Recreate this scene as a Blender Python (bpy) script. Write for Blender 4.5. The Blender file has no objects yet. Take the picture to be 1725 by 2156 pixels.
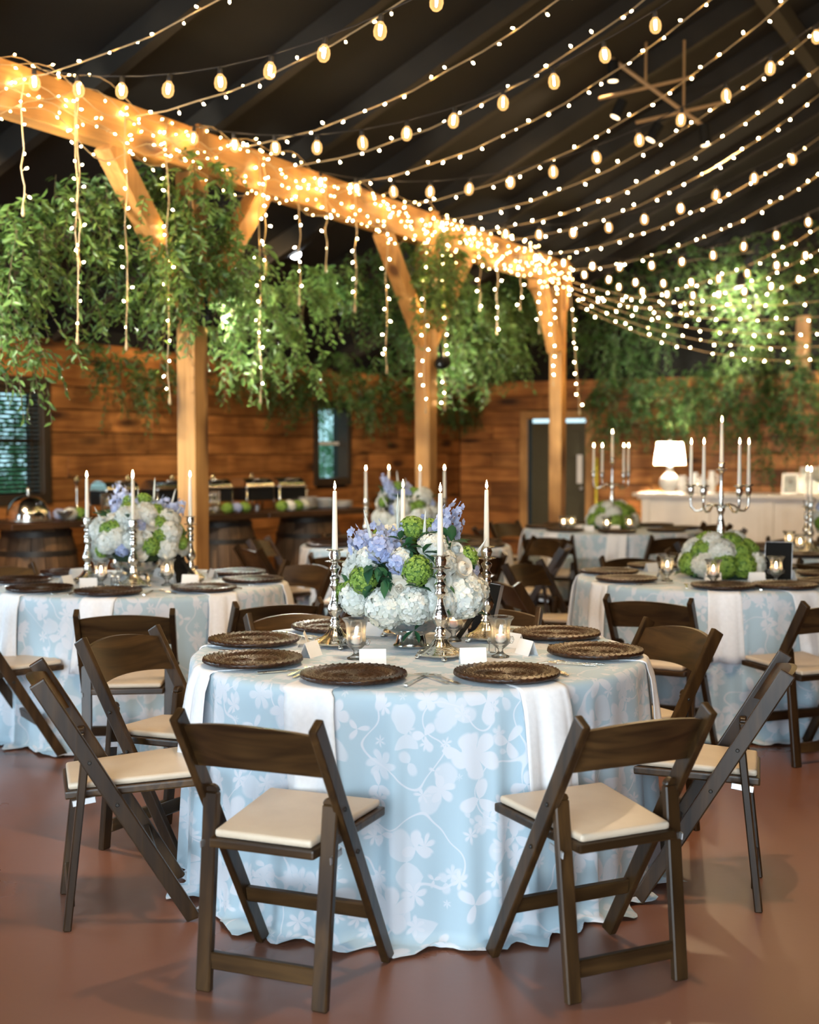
import bpy, bmesh, math, random
import numpy as np
from math import sin, cos, pi, radians, sqrt, atan2
from mathutils import Vector, Matrix

random.seed(7); rng = np.random.default_rng(7)
S = bpy.context.scene
COL = S.collection

# ------------------------------------------------------------------ camera
F = 2754.0                      # focal length in pixels of the 1725 px frame
CAMZ = 1.47
PITCH = math.atan(128.0 / F)
cam_d = bpy.data.cameras.new('camera'); cam = bpy.data.objects.new('camera', cam_d); COL.objects.link(cam)
cam_d.sensor_fit = 'HORIZONTAL'; cam_d.sensor_width = 24.0; cam_d.lens = 24.0 * F / 1725.0
cam_d.clip_start = 0.05; cam_d.clip_end = 200
cam.location = (0, 0, CAMZ); cam.rotation_euler = (pi / 2 - PITCH, 0, 0)
cam_d.dof.use_dof = True; cam_d.dof.focus_distance = 4.45; cam_d.dof.aperture_fstop = 1.9
S.camera = cam

# ------------------------------------------------------------------ view, world
S.view_settings.view_transform = 'Standard'; S.view_settings.look = 'None'
S.view_settings.gamma = 1.0; S.view_settings.use_curve_mapping = False
S.view_settings.exposure = 0.65
S.cycles.max_bounces = 6; S.cycles.diffuse_bounces = 3; S.cycles.glossy_bounces = 3
S.cycles.transmission_bounces = 6; S.cycles.transparent_max_bounces = 10
S.cycles.caustics_reflective = False; S.cycles.caustics_refractive = False
S.cycles.sample_clamp_indirect = 3.0; S.cycles.adaptive_threshold = 0.03
S.cycles.use_light_tree = False
W = bpy.data.worlds.new('world'); S.world = W; W.use_nodes = True
W.node_tree.nodes['Background'].inputs[0].default_value = (0.55, 0.80, 0.88, 1)
W.node_tree.nodes['Background'].inputs[1].default_value = 1.15

# ------------------------------------------------------------------ room frame (x = across hall, y = along the beam), origin at the first post
RA = radians(-27.4); RO = Vector((-1.39, 8.4, 0))
RMAT = Matrix.Translation(RO) @ Matrix.Rotation(RA, 4, 'Z')
def RM(t, s, z): return RMAT @ Vector((t, s, z))

def area_light(name, t, s, z, sx, sy, aim, power, color):
    l = bpy.data.lights.new(name, 'AREA'); l.shape = 'RECTANGLE'; l.size = sx; l.size_y = sy
    l.energy = power; l.color = color
    o = bpy.data.objects.new(name, l); COL.objects.link(o)
    o.location = RM(t, s, z); d = (RM(*aim) - o.location)
    o.rotation_euler = d.to_track_quat('-Z', 'Y').to_euler()
    return o
# daylight entering through the open barn doorway behind the camera and the wide side opening
area_light('doorway_daylight', 5.0, -9.35, 1.75, 6.0, 3.3, (5.0, 0, 1.35), 430, (0.74, 0.88, 1.0))
area_light('side_daylight', -2.85, -5.0, 1.25, 3.8, 2.1, (3, -5.0, 1.15), 150, (0.66, 0.84, 1.0))

# ------------------------------------------------------------------ pixel helpers (pixel = direction; distance from what a thing touches)
SP, CP = sin(PITCH), cos(PITCH)
def ray(px, py):
    x = (px - 862.5) / F; y = (1078 - py) / F
    return Vector((x, CP + y * SP, -SP + y * CP))
def on_z(px, py, z):
    r = ray(px, py); k = (z - CAMZ) / r.z; return Vector((0, 0, CAMZ)) + r * k
def at_y(px, py, Y):
    r = ray(px, py); return Vector((0, 0, CAMZ)) + r * (Y / r.y)

# ------------------------------------------------------------------ object registry
KIDS = {}
def new(name, data, parent=None, kind=None, label=None):
    o = bpy.data.objects.new(name, data); COL.objects.link(o)
    if parent is not None:
        o.parent = parent; KIDS.setdefault(parent.name, []).append(o)
    if kind: o['kind'] = kind
    if label: o['label'] = label
    return o
def tag(o, label, cat, group=None):
    o['label'] = label; o['category'] = cat
    if group: o['group'] = group
    return o
def thing(name, label, cat, loc=(0, 0, 0), rz=0, group=None):
    o = new(name, None); o.empty_display_size = 0.1
    o.location = loc; o.rotation_euler = (0, 0, rz); return tag(o, label, cat, group)
def copy_tree(o, parent=None):
    c = o.copy(); COL.objects.link(c)
    if parent is not None:
        c.parent = parent; KIDS.setdefault(parent.name, []).append(c)
    for k in KIDS.get(o.name, []): copy_tree(k, c)
    return c
def dup(o, loc, rz=0, label=None, group=None, scale=None):
    c = copy_tree(o); c.location = loc; c.rotation_euler = (0, 0, rz)
    if label: c['label'] = label
    if group: c['group'] = group
    if scale: c.scale = (scale,) * 3
    return c

# ------------------------------------------------------------------ mesh builder
class MB:
    def __init__(s): s.v = []; s.f = []
    def add(s, vs, fs):
        n = len(s.v); s.v += [tuple(v) for v in vs]; s.f += [tuple(i + n for i in f) for f in fs]; return s
    def box(s, x0, x1, y0, y1, z0, z1):
        return s.add([(x, y, z) for z in (z0, z1) for y in (y0, y1) for x in (x0, x1)],
                     [(0, 2, 3, 1), (4, 5, 7, 6), (0, 1, 5, 4), (2, 6, 7, 3), (0, 4, 6, 2), (1, 3, 7, 5)])
    def bar(s, p0, p1, w, d, side=(1, 0, 0)):
        """box from p0 to p1; w along side, d along the third axis"""
        p0 = Vector(p0); p1 = Vector(p1); a = (p1 - p0).normalized(); x = Vector(side); x = (x - a * x.dot(a)).normalized(); y = a.cross(x)
        vs = []
        for p in (p0, p1):
            for sx, sy in ((-1, -1), (1, -1), (1, 1), (-1, 1)): vs.append(p + x * (sx * w / 2) + y * (sy * d / 2))
        return s.add(vs, [(0, 3, 2, 1), (4, 5, 6, 7), (0, 1, 5, 4), (1, 2, 6, 5), (2, 3, 7, 6), (3, 0, 4, 7)])
    def tube(s, pts, r, n=6, cap=True):
        pts = [Vector(p) for p in pts]; rs = r if isinstance(r, (list, tuple)) else [r] * len(pts)
        vs = []; up = Vector((0, 0, 1)); px = None
        for i, p in enumerate(pts):
            a = (pts[min(i + 1, len(pts) - 1)] - pts[max(i - 1, 0)])
            a = a.normalized() if a.length > 1e-9 else Vector((0, 0, 1))
            if px is None: px = a.orthogonal().normalized()
            px = (px - a * px.dot(a))
            px = px.normalized() if px.length > 1e-6 else a.orthogonal().normalized()
            y = a.cross(px)
            for k in range(n):
                t = 2 * pi * k / n; vs.append(p + (px * cos(t) + y * sin(t)) * rs[i])
        fs = []
        for i in range(len(pts) - 1):
            for k in range(n):
                k2 = (k + 1) % n; fs.append((i * n + k, i * n + k2, (i + 1) * n + k2, (i + 1) * n + k))
        if cap: fs += [tuple(range(n))[::-1], tuple(range((len(pts) - 1) * n, len(pts) * n))]
        return s.add(vs, fs)
    def lathe(s, prof, n=24, mod=None, c=(0, 0, 0), cap=True):
        vs = []
        for (r, z) in prof:
            for k in range(n):
                t = 2 * pi * k / n; rr = mod(r, z, t) if mod else r
                vs.append((c[0] + rr * cos(t), c[1] + rr * sin(t), c[2] + z))
        fs = []
        m = len(prof)
        for i in range(m - 1):
            for k in range(n):
                k2 = (k + 1) % n; fs.append((i * n + k, i * n + k2, (i + 1) * n + k2, (i + 1) * n + k))
        if cap: fs += [tuple(range(n))[::-1], tuple(range((m - 1) * n, m * n))]
        return s.add(vs, fs)
    def ball(s, c, rx, ry, rz, n=10, m=7):
        prof = [(sin(pi * i / m), -cos(pi * i / m)) for i in range(m + 1)]
        vs = [(c[0], c[1], c[2] - rz)]
        for i in range(1, m):
            r, z = prof[i]
            for k in range(n): vs.append((c[0] + rx * r * cos(2 * pi * k / n), c[1] + ry * r * sin(2 * pi * k / n), c[2] + rz * z))
        vs.append((c[0], c[1], c[2] + rz)); fs = []
        for k in range(n):
            fs.append((0, 1 + (k + 1) % n, 1 + k)); b = 1 + (m - 2) * n; fs.append((b + k, b + (k + 1) % n, len(vs) - 1))
        for i in range(m - 2):
            for k in range(n):
                k2 = (k + 1) % n; fs.append((1 + i * n + k, 1 + i * n + k2, 1 + (i + 1) * n + k2, 1 + (i + 1) * n + k))
        return s.add(vs, fs)
    def prism(s, poly, z0, z1):
        n = len(poly)
        vs = [(x, y, z0) for x, y in poly] + [(x, y, z1) for x, y in poly]
        fs = [tuple(range(n))[::-1], tuple(range(n, 2 * n))] + [(i, (i + 1) % n, n + (i + 1) % n, n + i) for i in range(n)]
        return s.add(vs, fs)
    def xf(s, M):
        s.v = [tuple(M @ Vector(v)) for v in s.v]; return s
    def mesh(s, name, mat, smooth=False, bevel=0, segs=1):
        me = bpy.data.meshes.new(name); me.from_pydata(s.v, [], s.f)
        if bevel:
            bm = bmesh.new(); bm.from_mesh(me)
            bmesh.ops.recalc_face_normals(bm, faces=bm.faces)
            bmesh.ops.bevel(bm, geom=list(bm.edges), offset=bevel, segments=segs, affect='EDGES', profile=0.6)
            bm.to_mesh(me); bm.free()
        if mat: me.materials.append(mat)
        if smooth:
            me.polygons.foreach_set('use_smooth', [True] * len(me.polygons))
            if smooth != True: me.set_sharp_from_angle(angle=radians(smooth))
        me.update(); return me
    def obj(s, name, mat, parent=None, smooth=False, bevel=0, segs=1, kind=None, label=None):
        return new(name, s.mesh(name, mat, smooth, bevel, segs), parent, kind, label)

def np_mesh(name, V, Q, mat, smooth=False):
    """V (n,3), Q (m,4) quads"""
    me = bpy.data.meshes.new(name); n = len(V); m = len(Q)
    me.vertices.add(n); me.vertices.foreach_set('co', np.asarray(V, np.float32).ravel())
    me.loops.add(m * 4); me.loops.foreach_set('vertex_index', np.asarray(Q, np.int32).ravel())
    me.polygons.add(m); me.polygons.foreach_set('loop_start', np.arange(0, m * 4, 4, dtype=np.int32))
    me.polygons.foreach_set('loop_total', np.full(m, 4, np.int32))
    if mat: me.materials.append(mat)
    me.update(calc_edges=True); me.validate()
    return me

# ------------------------------------------------------------------ materials
def mat_new(name):
    m = bpy.data.materials.new(name); m.use_nodes = True
    nt = m.node_tree; b = nt.nodes['Principled BSDF']; return m, nt, b
def N(nt, t, **kw):
    n = nt.nodes.new(t)
    for k, v in kw.items(): setattr(n, k, v)
    return n
def mth(nt, op, a, b=None, clamp=False):
    n = N(nt, 'ShaderNodeMath', operation=op, use_clamp=clamp)
    for i, x in enumerate((a, b)):
        if x is None: continue
        if isinstance(x, (int, float)): n.inputs[i].default_value = x
        else: nt.links.new(x, n.inputs[i])
    return n.outputs[0]
def ramp(nt, fac, stops):
    n = N(nt, 'ShaderNodeValToRGB'); el = n.color_ramp.elements
    while len(el) < len(stops): el.new(0.5)
    for e, (p, c) in zip(el, stops): e.position = p; e.color = (*c, 1)
    nt.links.new(fac, n.inputs[0]); return n.outputs[0]
def mixc(nt, fac, a, b, mode='MIX'):
    n = N(nt, 'ShaderNodeMix', data_type='RGBA', blend_type=mode)
    for sock, x in ((n.inputs[0], fac), (n.inputs[6], a), (n.inputs[7], b)):
        if isinstance(x, (int, float)): sock.default_value = x
        elif isinstance(x, tuple): sock.default_value = (*x, 1)
        else: nt.links.new(x, sock)
    return n.outputs[2]
def simple(name, col, rough=0.5, metal=0.0, **kw):
    m, nt, b = mat_new(name)
    b.inputs['Base Color'].default_value = (*col, 1); b.inputs['Roughness'].default_value = rough; b.inputs['Metallic'].default_value = metal
    for k, v in kw.items(): b.inputs[k.replace('_', ' ')].default_value = v
    return m
def noisy(name, c0, c1, scale, rough=0.5, bump=0.0, stretch=(1, 1, 1), metal=0.0, detail=4, bscale=None, rrange=None):
    m, nt, b = mat_new(name)
    tc = N(nt, 'ShaderNodeTexCoord'); mp = N(nt, 'ShaderNodeMapping'); mp.inputs['Scale'].default_value = stretch
    nt.links.new(tc.outputs['Object'], mp.inputs[0])
    nz = N(nt, 'ShaderNodeTexNoise'); nz.inputs['Scale'].default_value = scale; nz.inputs['Detail'].default_value = detail
    nt.links.new(mp.outputs[0], nz.inputs[0])
    nt.links.new(ramp(nt, nz.outputs[0], [(0.32, c0), (0.68, c1)]), b.inputs['Base Color'])
    b.inputs['Roughness'].default_value = rough; b.inputs['Metallic'].default_value = metal
    if rrange:
        rr = ramp(nt, nz.outputs[0], [(0.3, (rrange[0],) * 3), (0.7, (rrange[1],) * 3)]); nt.links.new(rr, b.inputs['Roughness'])
    if bump:
        bp = N(nt, 'ShaderNodeBump'); bp.inputs['Strength'].default_value = bump; bp.inputs['Distance'].default_value = 0.01
        nb = nz
        if bscale:
            nb = N(nt, 'ShaderNodeTexNoise'); nb.inputs['Scale'].default_value = bscale; nt.links.new(mp.outputs[0], nb.inputs[0])
        nt.links.new(nb.outputs[0], bp.inputs['Height']); nt.links.new(bp.outputs[0], b.inputs['Normal'])
    return m
def wood(name, dark, light, knot, axis=2, rough=0.45, scale=1.0, knots=True, vary=0.35, bump=0.25):
    """grain runs along axis; knots are dark spots; per-object tone"""
    m, nt, b = mat_new(name)
    tc = N(nt, 'ShaderNodeTexCoord'); oi = N(nt, 'ShaderNodeObjectInfo')
    off = N(nt, 'ShaderNodeVectorMath', operation='ADD'); nt.links.new(tc.outputs['Object'], off.inputs[0])
    sc = N(nt, 'ShaderNodeVectorMath', operation='SCALE'); sc.inputs[0].default_value = (13, 7, 29); nt.links.new(oi.outputs['Random'], sc.inputs['Scale']); nt.links.new(sc.outputs[0], off.inputs[1])
    st = [14 * scale] * 3; st[axis] = 1.1 * scale
    mp = N(nt, 'ShaderNodeMapping'); mp.inputs['Scale'].default_value = st; nt.links.new(off.outputs[0], mp.inputs[0])
    n1 = N(nt, 'ShaderNodeTexNoise'); n1.inputs['Scale'].default_value = 1.0; n1.inputs['Detail'].default_value = 6; n1.inputs['Distortion'].default_value = 1.2
    nt.links.new(mp.outputs[0], n1.inputs[0])
    col = ramp(nt, n1.outputs[0], [(0.28, dark), (0.72, light)])
    n2 = N(nt, 'ShaderNodeTexNoise'); n2.inputs['Scale'].default_value = 2.2 * scale; n2.inputs['Detail'].default_value = 2; nt.links.new(off.outputs[0], n2.inputs[0])
    col = mixc(nt, mth(nt, 'MULTIPLY', n2.outputs[0], 0.7), col, mixc(nt, 0.5, dark, light), 'MULTIPLY') if False else col
    blot = ramp(nt, n2.outputs[0], [(0.35, (0.62, 0.58, 0.55)), (0.62, (1.1, 1.1, 1.1))])
    col = mixc(nt, 1.0, col, blot, 'MULTIPLY')
    if knots:
        kst = [7.0 * scale] * 3; kst[axis] = 2.0 * scale
        mk = N(nt, 'ShaderNodeMapping'); mk.inputs['Scale'].default_value = kst; nt.links.new(off.outputs[0], mk.inputs[0])
        vo = N(nt, 'ShaderNodeTexVoronoi'); vo.inputs['Scale'].default_value = 0.55; nt.links.new(mk.outputs[0], vo.inputs[0])
        km = ramp(nt, vo.outputs['Distance'], [(0.10, (1, 1, 1)), (0.26, (0, 0, 0))])
        col = mixc(nt, km, col, knot)
    tone = mth(nt, 'ADD', mth(nt, 'MULTIPLY', oi.outputs['Random'], vary), 1 - vary / 2)
    tn = N(nt, 'ShaderNodeVectorMath', operation='SCALE'); nt.links.new(col, tn.inputs[0]); nt.links.new(tone, tn.inputs['Scale'])
    nt.links.new(tn.outputs[0], b.inputs['Base Color']); b.inputs['Roughness'].default_value = rough; b.inputs['Specular IOR Level'].default_value = 0.35
    if bump:
        bp = N(nt, 'ShaderNodeBump'); bp.inputs['Strength'].default_value = bump; bp.inputs['Distance'].default_value = 0.004
        nt.links.new(n1.outputs[0], bp.inputs['Height']); nt.links.new(bp.outputs[0], b.inputs['Normal'])
    return m
def emit(name, col, strength, sampling=None):
    m, nt, b = mat_new(name)
    b.inputs['Base Color'].default_value = (0.02, 0.02, 0.02, 1)
    b.inputs['Emission Color'].default_value = (*col, 1); b.inputs['Emission Strength'].default_value = strength
    if sampling: m.cycles.emission_sampling = sampling
    return m
def leafmat(name, c0, c1, trans=0.35, rough=0.45):
    m, nt, b = mat_new(name)
    g = N(nt, 'ShaderNodeNewGeometry'); oi = N(nt, 'ShaderNodeObjectInfo')
    r = mth(nt, 'FRACT', mth(nt, 'ADD', g.outputs['Random Per Island'], oi.outputs['Random']))
    col = ramp(nt, r, [(0.0, c0), (1.0, c1)])
    nt.links.new(col, b.inputs['Base Color']); b.inputs['Roughness'].default_value = rough
    tr = N(nt, 'ShaderNodeBsdfTranslucent'); nt.links.new(mixc(nt, 0.5, col, tuple(min(1, x * 1.6) for x in c1)), tr.inputs[0])
    mx = N(nt, 'ShaderNodeMixShader'); mx.inputs[0].default_value = trans
    nt.links.new(b.outputs[0], mx.inputs[1]); nt.links.new(tr.outputs[0], mx.inputs[2])
    nt.links.new(mx.outputs[0], nt.nodes['Material Output'].inputs[0]); return m
def cloth_mat(name):
    """pale blue damask with white blossoms, leaves and trailing stems, in metres of UV"""
    m, nt, b = mat_new(name)
    uv = N(nt, 'ShaderNodeUVMap').outputs[0]
    nz = N(nt, 'ShaderNodeTexNoise', noise_dimensions='2D'); nz.inputs['Scale'].default_value = 14; nz.inputs['Detail'].default_value = 1
    nt.links.new(uv, nz.inputs[0])
    wob = N(nt, 'ShaderNodeVectorMath', operation='MULTIPLY_ADD'); nt.links.new(nz.outputs['Color'], wob.inputs[0]); wob.inputs[1].default_value = (0.020,) * 3
    nt.links.new(uv, wob.inputs[2]); uvw = wob.outputs[0]
    def blossom(scale, r0, rv, petals, depth, off, power=.5):
        o = N(nt, 'ShaderNodeVectorMath', operation='ADD'); nt.links.new(uvw, o.inputs[0]); o.inputs[1].default_value = off
        vo = N(nt, 'ShaderNodeTexVoronoi', voronoi_dimensions='2D'); vo.inputs['Scale'].default_value = scale; vo.inputs['Randomness'].default_value = 0.75
        nt.links.new(o.outputs[0], vo.inputs[0])
        d = N(nt, 'ShaderNodeVectorMath', operation='SUBTRACT'); nt.links.new(o.outputs[0], d.inputs[0]); nt.links.new(vo.outputs['Position'], d.inputs[1])
        sx = N(nt, 'ShaderNodeSeparateXYZ'); nt.links.new(d.outputs[0], sx.inputs[0])
        cl = N(nt, 'ShaderNodeSeparateColor'); nt.links.new(vo.outputs['Color'], cl.inputs[0])
        ang = mth(nt, 'ADD', mth(nt, 'ARCTAN2', sx.outputs[1], sx.outputs[0]), mth(nt, 'MULTIPLY', cl.outputs[0], 6.283))
        ln = N(nt, 'ShaderNodeVectorMath', operation='LENGTH'); nt.links.new(d.outputs[0], ln.inputs[0])
        pet = mth(nt, 'ABSOLUTE', mth(nt, 'COSINE', mth(nt, 'MULTIPLY', ang, petals / 2)))
        pet = mth(nt, 'POWER', pet, power)
        rad = mth(nt, 'MULTIPLY', mth(nt, 'ADD', mth(nt, 'MULTIPLY', cl.outputs[1], rv), r0), mth(nt, 'ADD', mth(nt, 'MULTIPLY', pet, depth), 1 - depth))
        q = mth(nt, 'DIVIDE', mth(nt, 'SUBTRACT', rad, ln.outputs['Value']), 0.008, True)
        return q
    a = blossom(4.2, 0.040, 0.040, 5, 0.68, (0, 0, 0))
    a2 = blossom(5.0, 0.024, 0.034, 6, 0.7, (11.3, 6.1, 0))
    c = blossom(8.0, 0.018, 0.028, 6, 0.75, (3.3, 1.7, 0), .8)
    e = blossom(5.5, 0.03, 0.075, 2, 0.94, (7.1, 4.2, 0), 2.2)
    e2 = blossom(6.5, 0.025, 0.055, 3, 0.92, (1.9, 9.2, 0), 1.8)
    a = mth(nt, 'MAXIMUM', a, mth(nt, 'MULTIPLY', a2, 0.8)); e = mth(nt, 'MULTIPLY', e, 0.75)
    ns = N(nt, 'ShaderNodeTexNoise', noise_dimensions='2D'); ns.inputs['Scale'].default_value = 5.5; ns.inputs['Detail'].default_value = 0.5; nt.links.new(uv, ns.inputs[0])
    stem = mth(nt, 'DIVIDE', mth(nt, 'SUBTRACT', 0.012, mth(nt, 'ABSOLUTE', mth(nt, 'SUBTRACT', ns.outputs[0], 0.5))), 0.006, True)
    msk = mth(nt, 'MAXIMUM', mth(nt, 'MAXIMUM', a, c), mth(nt, 'MAXIMUM', mth(nt, 'MAXIMUM', e, e2), stem))
    col = mixc(nt, msk, (0.41, 0.525, 0.59), (0.63, 0.64, 0.68))
    nt.links.new(col, b.inputs['Base Color']); b.inputs['Roughness'].default_value = 0.62
    b.inputs['Sheen Weight'].default_value = 0.25
    wv = N(nt, 'ShaderNodeTexNoise', noise_dimensions='2D'); wv.inputs['Scale'].default_value = 900; nt.links.new(uv, wv.inputs[0])
    bp = N(nt, 'ShaderNodeBump'); bp.inputs['Strength'].default_value = 0.12; bp.inputs['Distance'].default_value = 0.001
    nt.links.new(wv.outputs[0], bp.inputs['Height']); nt.links.new(bp.outputs[0], b.inputs['Normal'])
    return m

M = {}
M['floor'] = noisy('sealed_concrete', (0.205, 0.085, 0.052), (0.25, 0.108, 0.068), 1.3, bump=0.02, bscale=30, rrange=(0.26, 0.36), detail=7)
M['plank'] = wood('cedar_plank', (0.23, 0.080, 0.018), (0.50, 0.215, 0.060), (0.045, 0.016, 0.006), axis=1, rough=0.55, vary=0.55)
M['plankx'] = wood('cedar_plank_cross', (0.23, 0.080, 0.018), (0.50, 0.215, 0.060), (0.045, 0.016, 0.006), axis=0, rough=0.55, vary=0.55)
M['post'] = wood('honey_timber', (0.37, 0.175, 0.050), (0.57, 0.305, 0.098), (0.10, 0.04, 0.015), axis=2, rough=0.5, vary=0.1)
M['beam'] = wood('honey_timber_beam', (0.37, 0.175, 0.050), (0.57, 0.305, 0.098), (0.10, 0.04, 0.015), axis=1, rough=0.5, vary=0.1)
M['trim'] = wood('door_trim_timber', (0.36, 0.18, 0.06), (0.52, 0.28, 0.10), (0.10, 0.04, 0.015), axis=2, rough=0.5, vary=0.1, knots=False)
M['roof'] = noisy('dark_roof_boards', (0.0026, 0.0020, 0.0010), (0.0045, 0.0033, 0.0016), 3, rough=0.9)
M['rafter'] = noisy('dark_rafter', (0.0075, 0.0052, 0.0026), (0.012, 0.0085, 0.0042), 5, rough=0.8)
M['walnut'] = wood('walnut_stain', (0.016, 0.008, 0.0035), (0.064, 0.031, 0.010), (0.010, 0.005, 0.003), axis=2, rough=0.34, scale=1.6, knots=False, vary=0.35, bump=0.12)
M['walnutx'] = wood('walnut_stain_cross', (0.018, 0.009, 0.004), (0.080, 0.040, 0.013), (0.010, 0.005, 0.003), axis=0, rough=0.34, scale=1.6, knots=False, vary=0.35, bump=0.12)
M['pad'] = noisy('ivory_vinyl', (0.60, 0.47, 0.34), (0.66, 0.53, 0.39), 9, rough=0.38, bump=0.05, bscale=160)
M['steel'] = simple('zinc_steel', (0.62, 0.62, 0.62), 0.35, 0.9)
M['silver'] = noisy('silver_plate', (0.78, 0.72, 0.62), (0.92, 0.88, 0.82), 30, rough=0.20, metal=1.0, bump=0.22, bscale=85)
M['bowl'] = simple('polished_silver', (0.82, 0.79, 0.74), 0.13, 1.0)
M['wax'] = simple('ivory_wax', (0.80, 0.72, 0.60), 0.45, Subsurface_Weight=0.15)
M['flame'] = emit('candle_flame', (1.0, 0.66, 0.30), 70)
M['wick'] = simple('wick', (0.02, 0.02, 0.02), 0.9)
M['glass'], nt_, b_ = mat_new('clear_thin_glass')
b_.inputs['Base Color'].default_value = (.9, .9, .9, 1); b_.inputs['Roughness'].default_value = 0.5
_t = N(nt_, 'ShaderNodeBsdfTransparent'); _t.inputs[0].default_value = (.98, .99, .99, 1); _g = N(nt_, 'ShaderNodeBsdfGlossy'); _g.inputs['Roughness'].default_value = .06
_f = N(nt_, 'ShaderNodeFresnel'); _f.inputs[0].default_value = 1.5; _l = N(nt_, 'ShaderNodeLayerWeight'); _l.inputs[0].default_value = .3
_m = N(nt_, 'ShaderNodeMixShader'); nt_.links.new(mth(nt_, 'ADD', _f.outputs[0], .06), _m.inputs[0]); nt_.links.new(_t.outputs[0], _m.inputs[1]); nt_.links.new(_g.outputs[0], _m.inputs[2])
_d = N(nt_, 'ShaderNodeBsdfTranslucent'); _d.inputs[0].default_value = (.9, .9, .9, 1); _m2 = N(nt_, 'ShaderNodeMixShader'); nt_.links.new(mth(nt_, 'ADD', mth(nt_, 'MULTIPLY', _l.outputs['Facing'], .22), .03), _m2.inputs[0])
nt_.links.new(_m.outputs[0], _m2.inputs[1]); nt_.links.new(_d.outputs[0], _m2.inputs[2]); nt_.links.new(_m2.outputs[0], nt_.nodes['Material Output'].inputs[0])
M['napkin'] = noisy('white_napkin', (0.82, 0.80, 0.80), (0.87, 0.85, 0.85), 60, rough=0.85, bump=0.05, bscale=500)
M['card'] = simple('white_card', (0.82, 0.80, 0.78), 0.7)
M['cloth'] = cloth_mat('floral_damask')
M['rattan'] = wood('dark_rattan', (0.014, 0.006, 0.003), (0.062, 0.025, 0.012), (0.02, 0.01, 0.005), axis=2, rough=0.30, scale=6, knots=False, vary=0.2, bump=0.3)
M['white_petal'] = leafmat('white_petals', (0.66, 0.68, 0.60), (0.84, 0.83, 0.78), 0.25, 0.6)
M['cream_petal'] = leafmat('cream_rose_petals', (0.74, 0.66, 0.54), (0.84, 0.79, 0.68), 0.25, 0.6)
M['blue_petal'] = leafmat('blue_delphinium_petals', (0.30, 0.35, 0.58), (0.50, 0.56, 0.77), 0.25, 0.6)
M['green_petal'] = leafmat('green_viburnum_florets', (0.14, 0.26, 0.035), (0.32, 0.46, 0.08), 0.25, 0.6)
M['green_core'] = simple('flower_core_green', (0.08, 0.16, 0.03), 0.8)
M['white_core'] = simple('flower_core_white', (0.62, 0.63, 0.54), 0.8)
M['dark_leaf'] = leafmat('glossy_dark_leaves', (0.015, 0.065, 0.03), (0.04, 0.13, 0.05), 0.2, 0.35)
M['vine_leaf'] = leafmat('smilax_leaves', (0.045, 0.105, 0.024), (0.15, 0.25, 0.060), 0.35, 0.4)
M['vine_dim'] = leafmat('smilax_leaves_shaded', (0.030, 0.085, 0.020), (0.085, 0.18, 0.045), 0.35, 0.45)  # same leaves in darker greens, shade put into the colour
M['moss'] = simple('dark_moss', (0.012, 0.030, 0.010), 0.9)
M['vine_stem'] = simple('vine_stem', (0.07, 0.05, 0.02), 0.8)
M['fairy'] = emit('fairy_bulb_glow', (1.0, 0.66, 0.27), 150)
M['fairy_soft'] = emit('beam_bulb_glow', (1.0, 0.62, 0.22), 34)
M['globe_glass'], nt_, b_ = mat_new('amber_globe_glass')
_t = N(nt_, 'ShaderNodeBsdfTransparent'); _e = N(nt_, 'ShaderNodeEmission'); _e.inputs[0].default_value = (1.0, 0.52, 0.17, 1); _e.inputs[1].default_value = 1.7
_l = N(nt_, 'ShaderNodeLayerWeight'); _l.inputs[0].default_value = 0.35
_m = N(nt_, 'ShaderNodeMixShader'); nt_.links.new(mth(nt_, 'ADD', mth(nt_, 'MULTIPLY', _l.outputs['Facing'], 0.35), 0.22), _m.inputs[0]); nt_.links.new(_t.outputs[0], _m.inputs[1]); nt_.links.new(_e.outputs[0], _m.inputs[2])
nt_.links.new(_m.outputs[0], nt_.nodes['Material Output'].inputs[0]); M['globe_glass'].cycles.emission_sampling = 'NONE'
M['filament'] = emit('filament_glow', (1.0, 0.66, 0.30), 130)
M['wire'] = simple('cream_wire', (0.42, 0.30, 0.16), 0.6)
M['cable'] = simple('black_cable', (0.015, 0.012, 0.010), 0.6)
M['black'] = simple('black_plastic', (0.008, 0.008, 0.008), 0.75, Specular_IOR_Level=0.15)
M['rack'] = simple('bronze_rail', (0.30, 0.18, 0.08), 0.5)
M['spot'] = emit('spotlight_lens', (0.92, 0.97, 1.0), 60)
M['white_paint'] = noisy('white_paint', (0.70, 0.66, 0.60), (0.78, 0.74, 0.68), 4, rough=0.45)
M['ceramic'] = simple('white_ceramic', (0.80, 0.78, 0.74), 0.18)
M['shade'], nt_, b_ = mat_new('lit_linen_shade')
b_.inputs['Base Color'].default_value = (0.85, 0.80, 0.70, 1)
_t = N(nt_, 'ShaderNodeBsdfTranslucent'); _t.inputs[0].default_value = (.95, .88, .76, 1); _m = N(nt_, 'ShaderNodeMixShader'); _m.inputs[0].default_value = .75
nt_.links.new(b_.outputs[0], _m.inputs[1]); nt_.links.new(_t.outputs[0], _m.inputs[2]); nt_.links.new(_m.outputs[0], nt_.nodes['Material Output'].inputs[0])
M['door'] = simple('dark_green_door', (0.055, 0.048, 0.022), 0.6)
M['dark_frame'] = simple('dark_window_frame', (0.035, 0.022, 0.012), 0.5)
M['pane'] = simple('window_pane', (0.75, 0.9, 0.92), 0.05, 0.0, Transmission_Weight=1.0, IOR=1.05)
M['oak'] = wood('barrel_oak', (0.06, 0.034, 0.016), (0.15, 0.085, 0.042), (0.03, 0.015, 0.007), axis=2, rough=0.6, vary=0.4)
M['iron'] = simple('barrel_iron', (0.05, 0.045, 0.04), 0.5, 0.8)
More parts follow.
